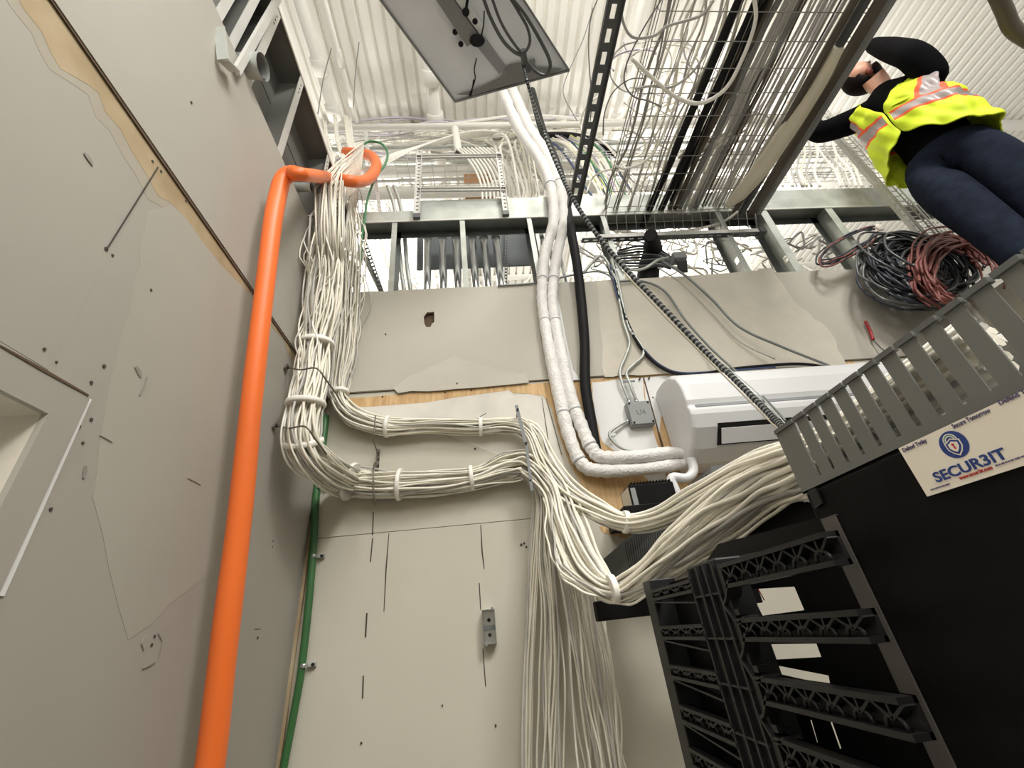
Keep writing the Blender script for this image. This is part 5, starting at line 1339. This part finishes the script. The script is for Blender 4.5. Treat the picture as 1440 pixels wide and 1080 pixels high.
# beyond the stud bay on the right: a jumble of pale cable glimpsed through the gaps
for k in range(50):
    x = rnd.uniform(820, 1180); y = rnd.uniform(330, 385); a = rnd.uniform(0, 6.3)
    pts = [(x + rnd.uniform(-26, 26), y + rnd.uniform(-18, 18)) for i in range(5)]
    far(pts, rnd.choice((1.6, 2.2, 3)), M[rnd.choice(('cable2', 'cableg', 'wire', 'drv', 'cable'))], 'pale cable in the jumble beyond the stud gap', 'jumble beyond the stud gap', rnd.uniform(2.0, 2.4))
# cable jumble under the person's arm
for k in range(26):
    x = 1062 + k * 7.5 + rnd.uniform(-8, 8); d = rnd.uniform(-12, 18)
    far([(x - 10, 195 + rnd.uniform(-14, 6)), (x - 3, 215), (x + d, 240), (x + d + 8, 262)], rnd.choice((2.2, 3, 3.6)), M[rnd.choice(('cable2', 'cableg', 'cable'))], 'pale cable looping below the arm of the person', 'cables below the raised arm', [2.5, 2.4, 2.3, 2.1])
# black sleeve duct dropping through the stud gap
pipe('black_duct', [P(915, 330, Y=1.62), P(918, 352, Y=1.80), P(912, 380, Y=1.86), P(910, 420, Y=1.88)], [18, 26, 30, 30], M['black'], 'black sleeve of cables dropping through the stud gap beside the grey box', 'cable sleeve', px=True, n=14)
for k in range(9):
    pts = [(870 - k * 2, 352 + k * 3), (900, 346 + k * 4), (925, 350 + k * 3), (944, 362 + k * 2)]
    far(pts, 3, M['drv' if k % 2 else 'ocable'], 'dark cable bunch crossing the stud gap below the slotted channel', 'dark cables in the stud gap', D + 0.08)

# ============================================================ COIL OF DARK CABLES
rnd = random.Random(3)
def coil(cx, cy, a, b, rot, a0, a1, w, m_, lab, grp, yy):
    pts = []
    for i in range(13):
        t = a0 + (a1 - a0) * i / 12; u = a * math.cos(t); v = b * math.sin(t)
        pts.append(P(cx + u * math.cos(rot) - v * math.sin(rot) + rnd.uniform(-1.5, 1.5), cy + u * math.sin(rot) + v * math.cos(rot) + rnd.uniform(-1.5, 1.5), Y=yy - 0.05 * math.sin(t * 1.0) + rnd.uniform(-0.02, 0.02)))
    pipe('coiled_cable', pts, w, m_, lab, 'cable', grp, px=True, n=6, per=4)
for k in range(60):
    coil(1285 + rnd.uniform(-14, 30), 378 + rnd.uniform(-16, 18), rnd.uniform(40, 76), rnd.uniform(18, 42), 0.25 + rnd.uniform(-.2, .2), rnd.uniform(0, 3), rnd.uniform(5, 8), rnd.choice((3, 3.6, 4.2)), M[rnd.choice(('ocable', 'ocable', 'black', 'black', 'strut'))],
         'dark blue grey cable in the big coil on the back wall top', 'dark cables of the big coil', D - 0.12 + rnd.uniform(-0.04, 0.05))
for k in range(26):
    coil(1345 + rnd.uniform(-16, 14), 380 + rnd.uniform(-10, 12), rnd.uniform(36, 62), rnd.uniform(34, 52), 0.5 + rnd.uniform(-.3, .3), rnd.uniform(1, 2.2), rnd.uniform(4, 6.2), rnd.choice((2.8, 3.4, 4)), M['rcable'],
         'dull red cable looped at the right end of the big coil', 'red cables of the big coil', D - 0.2 + rnd.uniform(-0.04, 0.04))
for k in range(7):
    coil(1192 + rnd.uniform(-3, 3), 345 + rnd.uniform(-3, 3), rnd.uniform(40, 50), rnd.uniform(8, 16), -0.52, 0.4, 6.0, 2.4, M['rcable' if k % 2 else 'ocable'], 'thin reddish cable in the small loop left of the big coil', 'small reddish loop', D - 0.08)
m = MB(); m.ball(P(1237, 320, Y=D - 0.1), 0.022, 0.012, 0.03); tag(m.build('tape_wrap', M['label']), 'white tape knot tying the small reddish cable loop', 'tape')
# brown hose at the top right corner
pipe('brown_hose', [P(1400, -12, Z=CAMZ + 2.4), P(1412, 14, Z=CAMZ + 2.35), P(1424, 40, Z=CAMZ + 2.3), P(1450, 58, Z=CAMZ + 2.25)], 19, M['brown'], 'thick brown hose crossing the top right corner of the photo', 'hose', px=True, n=12)
# ============================================================ PERSON
def basis(px, py, r):
    p = P(px, py, r=r); k = depth(p)
    L = (P(px - 10, py, k=k) - p).normalized(); U = (P(px, py - 10, k=k) - p).normalized(); T = (Vector((0, 0, CAMZ)) - p).normalized()
    return p, L, U, T


def skin(name, nodes, links, m, parent, sub=1, root=0):
    """nodes: list of (point, radius); links: index pairs"""
    me = bpy.data.meshes.new(name); me.from_pydata([tuple(n[0]) for n in nodes], links, [])
    o = bpy.data.objects.new(name, me); COL.objects.link(o)
    md = o.modifiers.new('skin', 'SKIN'); md.use_smooth_shade = True
    for i, n in enumerate(nodes):
        sv = me.skin_vertices[0].data[i]; rr = n[1] if isinstance(n[1], tuple) else (n[1], n[1]); sv.radius = rr; sv.use_root = (i == root)
    s_ = o.modifiers.new('sub', 'SUBSURF'); s_.levels = sub; s_.render_levels = sub
    dg = bpy.context.evaluated_depsgraph_get(); dg.update()
    m2 = bpy.data.meshes.new_from_object(o.evaluated_get(dg)); bpy.data.objects.remove(o)
    m2.materials.clear(); m2.materials.append(m)
    for p in m2.polygons: p.use_smooth = True
    o = bpy.data.objects.new(name, m2); COL.objects.link(o)
    if parent is not None:
        o.parent = parent; o.matrix_parent_inverse = parent.matrix_basis.inverted()
    return o


M['skin'] = mat('skin', (206, 152, 126), 0.5, var=0.05); M['shirt'] = mat('black_shirt', (12, 12, 14), 0.9, var=0.15, scale=12, spec=0.05)
M['jeans'] = mat('navy_jeans', (27, 33, 46), 0.9, var=0.25, scale=16, bump=0.15, spec=0.08); M['hair'] = mat('dark_hair', (26, 18, 15), 0.7, var=0.2, scale=60, bump=0.4, spec=0.15)
M['hiviz'] = mat('hi_vis_yellow', (206, 226, 26), 0.7, var=0.06, scale=9, bump=0.12); M['tape'] = mat('silver_reflective_tape', (152, 142, 140), 0.4, var=0.05); M['oran'] = mat('hi_vis_orange', (240, 84, 36), 0.65)
M['lip'] = mat('lips', (150, 76, 66), 0.5)

pel = P(1334, 224, r=2.86); cst = P(1285, 165, r=2.93); nck = P(1240, 124, r=2.95)
s1 = P(1316, 108, r=2.86); s2 = P(1208, 168, r=3.0)
person = empty('person', (pel.x, pel.y, 2.9), 'person in yellow safety vest, black shirt and dark jeans reaching up to the tray', 'person')
hc, L, U, T = basis(1211, 110, 2.98)
crown = (L * 0.9 + U * 0.12 - T * 0.28).normalized()
face = (U * 0.95 + L * 0.05 - T * 0.10); face = (face - crown * face.dot(crown)).normalized()
side = crown.cross(face).normalized()
if side.dot(T) < 0: side = -side          # the side of the head we see
e1 = P(1284, 78, r=2.78); w1 = P(1222, 62, r=3.0); e2 = P(1150, 189, r=2.95); w2 = P(1122, 152, r=3.0)
h1 = P(1296, 246, r=2.86); h2 = P(1378, 205, r=2.84); k1 = P(1408, 330, r=2.62); k2 = P(1462, 282, r=2.75)
f1 = P(1560, 460, r=2.45); f2 = P(1590, 420, r=2.6)
N = []; E_ = []
def nd(p, r, link=None):
    N.append((Vector(p), r)); 
    if link is not None: E_.append((link, len(N) - 1))
    return len(N) - 1
i0 = nd(pel, 0.10); i1 = nd(pel.lerp(cst, 0.5), 0.095, i0); i2 = nd(cst, 0.10, i1); i3 = nd(cst.lerp(nck, 0.6), 0.07, i2); i4 = nd(nck, 0.055, i3)
base = hc - crown * 0.07; i5 = nd(base, 0.07, i4); i6 = nd(hc, 0.098, i5); i7 = nd(hc + crown * 0.06, 0.098, i6); nd(hc + crown * 0.115, 0.045, i7)
i8 = nd(hc + face * 0.04 - crown * 0.06, 0.05, i6)      # jaw
for sgn in (1,):
    pass
def arm(s, e, w, dirv_, lenf, hand_n):
    a = nd(s, 0.062, i3); b = nd(s.lerp(e, 0.5), 0.05, a); c = nd(e, 0.043, b); d_ = nd(e.lerp(w, 0.5), 0.036, c); h = nd(w, 0.026, d_)
    t = dirv_.normalized(); n_ = hand_n.normalized(); x_ = t.cross(n_).normalized()
    pm = nd(w + t * 0.045, (0.034, 0.02), h); pk = nd(w + t * 0.085, (0.036, 0.017), pm)
    for q, ln in ((-1.5, 0.068), (-0.5, 0.08), (0.5, 0.076), (1.5, 0.058)):
        k0 = nd(w + t * 0.095 + x_ * (q * 0.02), 0.0095, pk); k1_ = nd(w + t * (0.095 + ln * 0.5) + x_ * (q * 0.022) + n_ * 0.012, 0.009, k0); nd(w + t * (0.095 + ln * 0.85) + x_ * (q * 0.022) + n_ * (0.012 + ln * 0.5), 0.008, k1_)
    t0 = nd(w + t * 0.05 + x_ * -0.038 + n_ * 0.012, 0.011, pm); nd(w + t * 0.085 + x_ * -0.055 + n_ * 0.035, 0.0095, t0)
arm(s1, e1, w1, P(1188, 46, r=3.02) - w1, 0.08, -T)
arm(s2, e2, w2, P(1108, 128, r=3.02) - w2, 0.08, -T)
for h, k, f in ((h1, k1, f1), (h2, k2, f2)):
    a = nd(h, 0.088, i0); b = nd(h.lerp(k, 0.5), 0.08, a); c = nd(k, 0.058, b); d_ = nd(k.lerp(f, 0.5), 0.052, c); e = nd(f, 0.04, d_)
skin('body', N, E_, M['skin'], person, 2)
# clothing over the same skeleton
N = []; E_ = []
j0 = nd(pel - (cst - pel) * 0.25, (0.155, 0.13)); j1 = nd(pel.lerp(cst, 0.5), (0.155, 0.12), j0); j2 = nd(cst, (0.165, 0.125), j1); j3 = nd(cst.lerp(nck, 0.62), (0.13, 0.09), j2); nd(cst.lerp(nck, 0.9), 0.07, j3)
for s, e, w in ((s1, e1, w1), (s2, e2, w2)):
    a = nd(s, 0.088, j3); b = nd(s.lerp(e, 0.5), 0.082, a); c = nd(e, 0.076, b); d_ = nd(e.lerp(w, 0.5), 0.066, c); nd(e.lerp(w, 0.97), 0.042, d_)
skin('shirt', N, E_, M['shirt'], person, 2)
N = []; E_ = []
j0 = nd(pel - (cst - pel).normalized() * 0.03, (0.165, 0.14)); nd(pel + (cst - pel) * 0.18, (0.16, 0.135), j0)
for h, k, f in ((h1, k1, f1), (h2, k2, f2)):
    a = nd(h, 0.115, j0); b = nd(h.lerp(k, 0.5), 0.108, a); c = nd(k, 0.088, b); d_ = nd(k.lerp(f, 0.5), 0.075, c); nd(f, 0.062, d_)
skin('jeans', N, E_, M['jeans'], person, 2)
for f, k in ((f1, k1), (f2, k2)):
    fd_ = Vector((T.x, T.y, 0)).normalized()
    m = MB(); m.ball(f + fd_ * 0.08 + Vector((0, 0, -0.03)), 0.075, 0.1, 0.05); m.build('work_boot', M['hair'], person)
# ears, nose, brow, lips, eyes
def hp(a, b, c): return hc + crown * a + face * b + side * c
for sg in (1, -1):
    m = MB(); m.ball(hp(-0.005, -0.01, 0.078 * sg), 0.02, 0.02, 0.03); m.build('ear', M['skin'] if sg < 0 else M['lip'], person)
    m = MB(); m.ball(hp(0.015, 0.073, 0.032 * sg), 0.012); e = m.build('eye', M['label'], person)
    m = MB(); m.ball(hp(0.015, 0.083, 0.032 * sg), 0.006); m.build('iris', M['black'], e)
m = MB(); m.tube([hp(0.02, 0.082, 0), hp(-0.005, 0.1, 0), hp(-0.018, 0.106, 0)], [0.009, 0.013, 0.017], 10); m.build('nose', M['skin'], person)
m = MB(); m.ball(hp(-0.045, 0.09, 0), 0.024, 0.024, 0.012); m.build('mouth', M['lip'], person)


def shell(name, f, m_, nu=28, nv=20):
    """patch of an ellipsoid round the head: f(theta,phi) -> radius or None"""
    m = MB(); vs = []; ok = []
    for i in range(nv + 1):
        th = PI * i / nv
        for k in range(nu):
            ph = 2 * PI * k / nu
            c_, f_, s_ = math.cos(th), math.sin(th) * math.cos(ph), math.sin(th) * math.sin(ph)
            r = f(c_, f_, s_); ok.append(r is not None); r = r or 0.05
            vs.append(hc + crown * (c_ * r * 1.18) + face * (f_ * r * 1.08) + side * (s_ * r * 0.92))
    fs = []
    for i in range(nv):
        for k in range(nu):
            q = [i * nu + k, (i + 1) * nu + k, (i + 1) * nu + (k + 1) % nu, i * nu + (k + 1) % nu]
            if all(ok[j] for j in q): fs.append(q)
    m.add(vs, fs, smooth=True); o = m.build(name, m_, person)
    sd = o.modifiers.new('thick', 'SOLIDIFY'); sd.thickness = 0.008; return o
shell('hair', lambda c, f, s: 0.098 if (c > 0.62 and f < 0.5) or (f < -0.25 and c > -0.75) or (c > 0.2 and f < 0.1) else None, M['hair'])
shell('beard', lambda c, f, s: 0.100 if (c < -0.3 and f > -0.25 and c > -0.93) or (c < 0.0 and -0.05 < f < 0.25) else None, M['hair'])

# ---- safety vest: open shell round the torso, pattern by face
c0, c1 = P(1247, 133, r=2.93), P(1324, 218, r=2.84)
sv0 = P(1328, 100, r=2.80) - P(1200, 168, r=3.0); sv1 = P(1396, 168, r=2.72) - P(1252, 268, r=2.86)
ax = (c1 - c0).normalized(); Lv = (c1 - c0).length
nu, nv = 120, 72
vm = MB(); vs = []
for j in range(nv + 1):
    t = j / nv
    sv = sv0.lerp(sv1, t ** 1.2); sd_ = sv.normalized(); hw = sv.length / 2
    if t < 0.12: hw *= 0.98 + 0.02 * (t / 0.12)
    fr_ = ax.cross(sd_).normalized()
    if fr_.dot(T) < 0: fr_ = -fr_
    c = c0.lerp(c1, t)
    hd_ = 0.10 + 0.05 * min(1, t * 3) + 0.02 * t
    if t < 0.15: hd_ *= 0.55 + 0.45 * (t / 0.15)
    # opening: V neck above, closed in the middle, flaring below
    if t < 0.42: gap = 0.52 * (1 - t / 0.42) + 0.015
    elif t < 0.72: gap = 0.012
    else: gap = 0.012 + 1.05 * ((t - 0.72) / 0.28) ** 1.6
    for i in range(nu + 1):
        u = i / nu
        th = gap + (2 * PI - 2 * gap) * u        # 0 = front centre
        fold = 1 + 0.05 * math.sin(9 * th + 6 * t) * t + 0.03 * math.sin(23 * t + 3 * th) + 0.02 * math.sin(17 * th - 20 * t)
        x = math.sin(th) * hw * fold; y = math.cos(th) * hd_ * fold
        hem = 0.05 * math.sin(th * 2) * max(0, t - 0.8) * 0
        vs.append(c + sd_ * x + fr_ * y)
fs = []; mi = []
for j in range(nv):
    t = (j + 0.5) / nv
    for i in range(nu):
        u = (i + 0.5) / nu
        # armholes
        sx = math.sin(2 * PI * u)
        side_ = abs(u - 0.25) < 0.075 or abs(u - 0.75) < 0.075
        if side_ and t < 0.30: continue
        fs.append([j * (nu + 1) + i, j * (nu + 1) + i + 1, (j + 1) * (nu + 1) + i + 1, (j + 1) * (nu + 1) + i])
        k = 0
        if 0.44 < t < 0.60: k = 1 if 0.47 < t < 0.57 else 2
        elif t <= 0.44:
            for uc in (0.142, 0.858, 0.38, 0.62):
                d_ = abs(u - uc)
                if d_ < 0.048: k = 1 if d_ < 0.03 else 2
        if t > 0.985 or (i < 1 or i > nu - 2): k = 0 if t < 0.985 else 0
        mi.append(k)
vm.v = [tuple(v) for v in vs]; vm.f = fs; vm.m = mi; vm.sm = [True] * len(fs)
vest = vm.build('safety_vest', [M['hiviz'], M['tape'], M['oran']], person)
sd2 = vest.modifiers.new('thick', 'SOLIDIFY'); sd2.thickness = 0.006; sd2.offset = 1
# breast pocket flap
def vp(u, t, lift=0.012):
    j = int(t * nv); i = int(u * nu); q = Vector(vs[j * (nu + 1) + i]); c = c0.lerp(c1, j / nv); return q + (q - c).normalized() * lift
m = MB(); pk = [vp(0.07, 0.26), vp(0.125, 0.26), vp(0.13, 0.40), vp(0.06, 0.40)]
m.prism([vp(0.03, 0.26, 0.008), vp(0.082, 0.26, 0.008), vp(0.082, 0.41, 0.008), vp(0.03, 0.41, 0.008)], T * 0.004)
m.build('vest_pocket', M['hiviz'], vest)

# ---- step ladder under the person, mostly outside the frame
lad = empty('step_ladder', (f1.x, f1.y, 0), 'dark step ladder under the person at the right edge of the photo', 'ladder')
zt5 = min(f1.z, f2.z) - 0.08; mid = (f1 + f2) / 2
dx = (f2 - f1); dx.z = 0; dx.normalize(); px_ = Vector((-dx.y, dx.x, 0))
for sg in (-1, 1):
    for fb in (-1, 1):
        top = mid + dx * (0.24 * sg) + px_ * (0.06 * fb); top.z = zt5; bot = mid + dx * (0.34 * sg) + px_ * (0.5 * fb); bot.z = 0.01
        m = MB(); m.bar(bot, top, 0.06, 0.03); m.build('rail', M['drv'], lad)
for k in range(9):
    z = 0.25 + k * (zt5 - 0.25) / 8; tt = 1 - z / zt5
    c = mid - px_ * (0.06 + 0.44 * tt); c.z = z
    m = MB(); m.bar(c - dx * (0.24 + 0.09 * tt), c + dx * (0.24 + 0.09 * tt), 0.09, 0.025); m.build('step', M['galvd'], lad)
m = MB(); c = mid.copy(); c.z = zt5; m.bar(c - dx * 0.27, c + dx * 0.27, 0.3, 0.03); m.build('top_platform', M['galvd'], lad)
# ============================================================ LIGHT
w = bpy.data.worlds.new('hall_ambient'); SC.world = w; w.use_nodes = True
w.node_tree.nodes['Background'].inputs[0].default_value = (1.0, 0.985, 0.95, 1)
w.node_tree.nodes['Background'].inputs[1].default_value = 0.68


def area(name, loc, size, power, rot=(0, 0, 0), col=(1, 0.975, 0.94), sy=None):
    l = bpy.data.lights.new(name, 'AREA'); l.energy = power; l.size = size; l.color = col
    if sy: l.shape = 'RECTANGLE'; l.size_y = sy
    o = bpy.data.objects.new(name, l); COL.objects.link(o); o.location = loc; o.rotation_euler = rot
    return o


area('hall_lamp', (2.2, -2.2, 6.2), 1.2, 230, (math.radians(30), 0, 0))
area('hall_lamp', (4.0, 5.0, 6.6), 1.2, 220, (PI, 0, 0))
area('hall_lamp', (-2.5, 5.5, 6.6), 1.2, 220, (PI, 0, 0))
area('hall_lamp', (1.0, -1.0, 6.8), 1.2, 200, (PI, 0, 0))
area('closet_fill', (0.1, -0.6, 3.3), 1.3, 34, (math.radians(28), 0, 0))  # added fill light above and behind the camera, no real fixture
area('next_room_lamp', (XL - 1.2, 0.8, 2.6), 0.6, 60)
SC.view_settings.exposure = 0.0
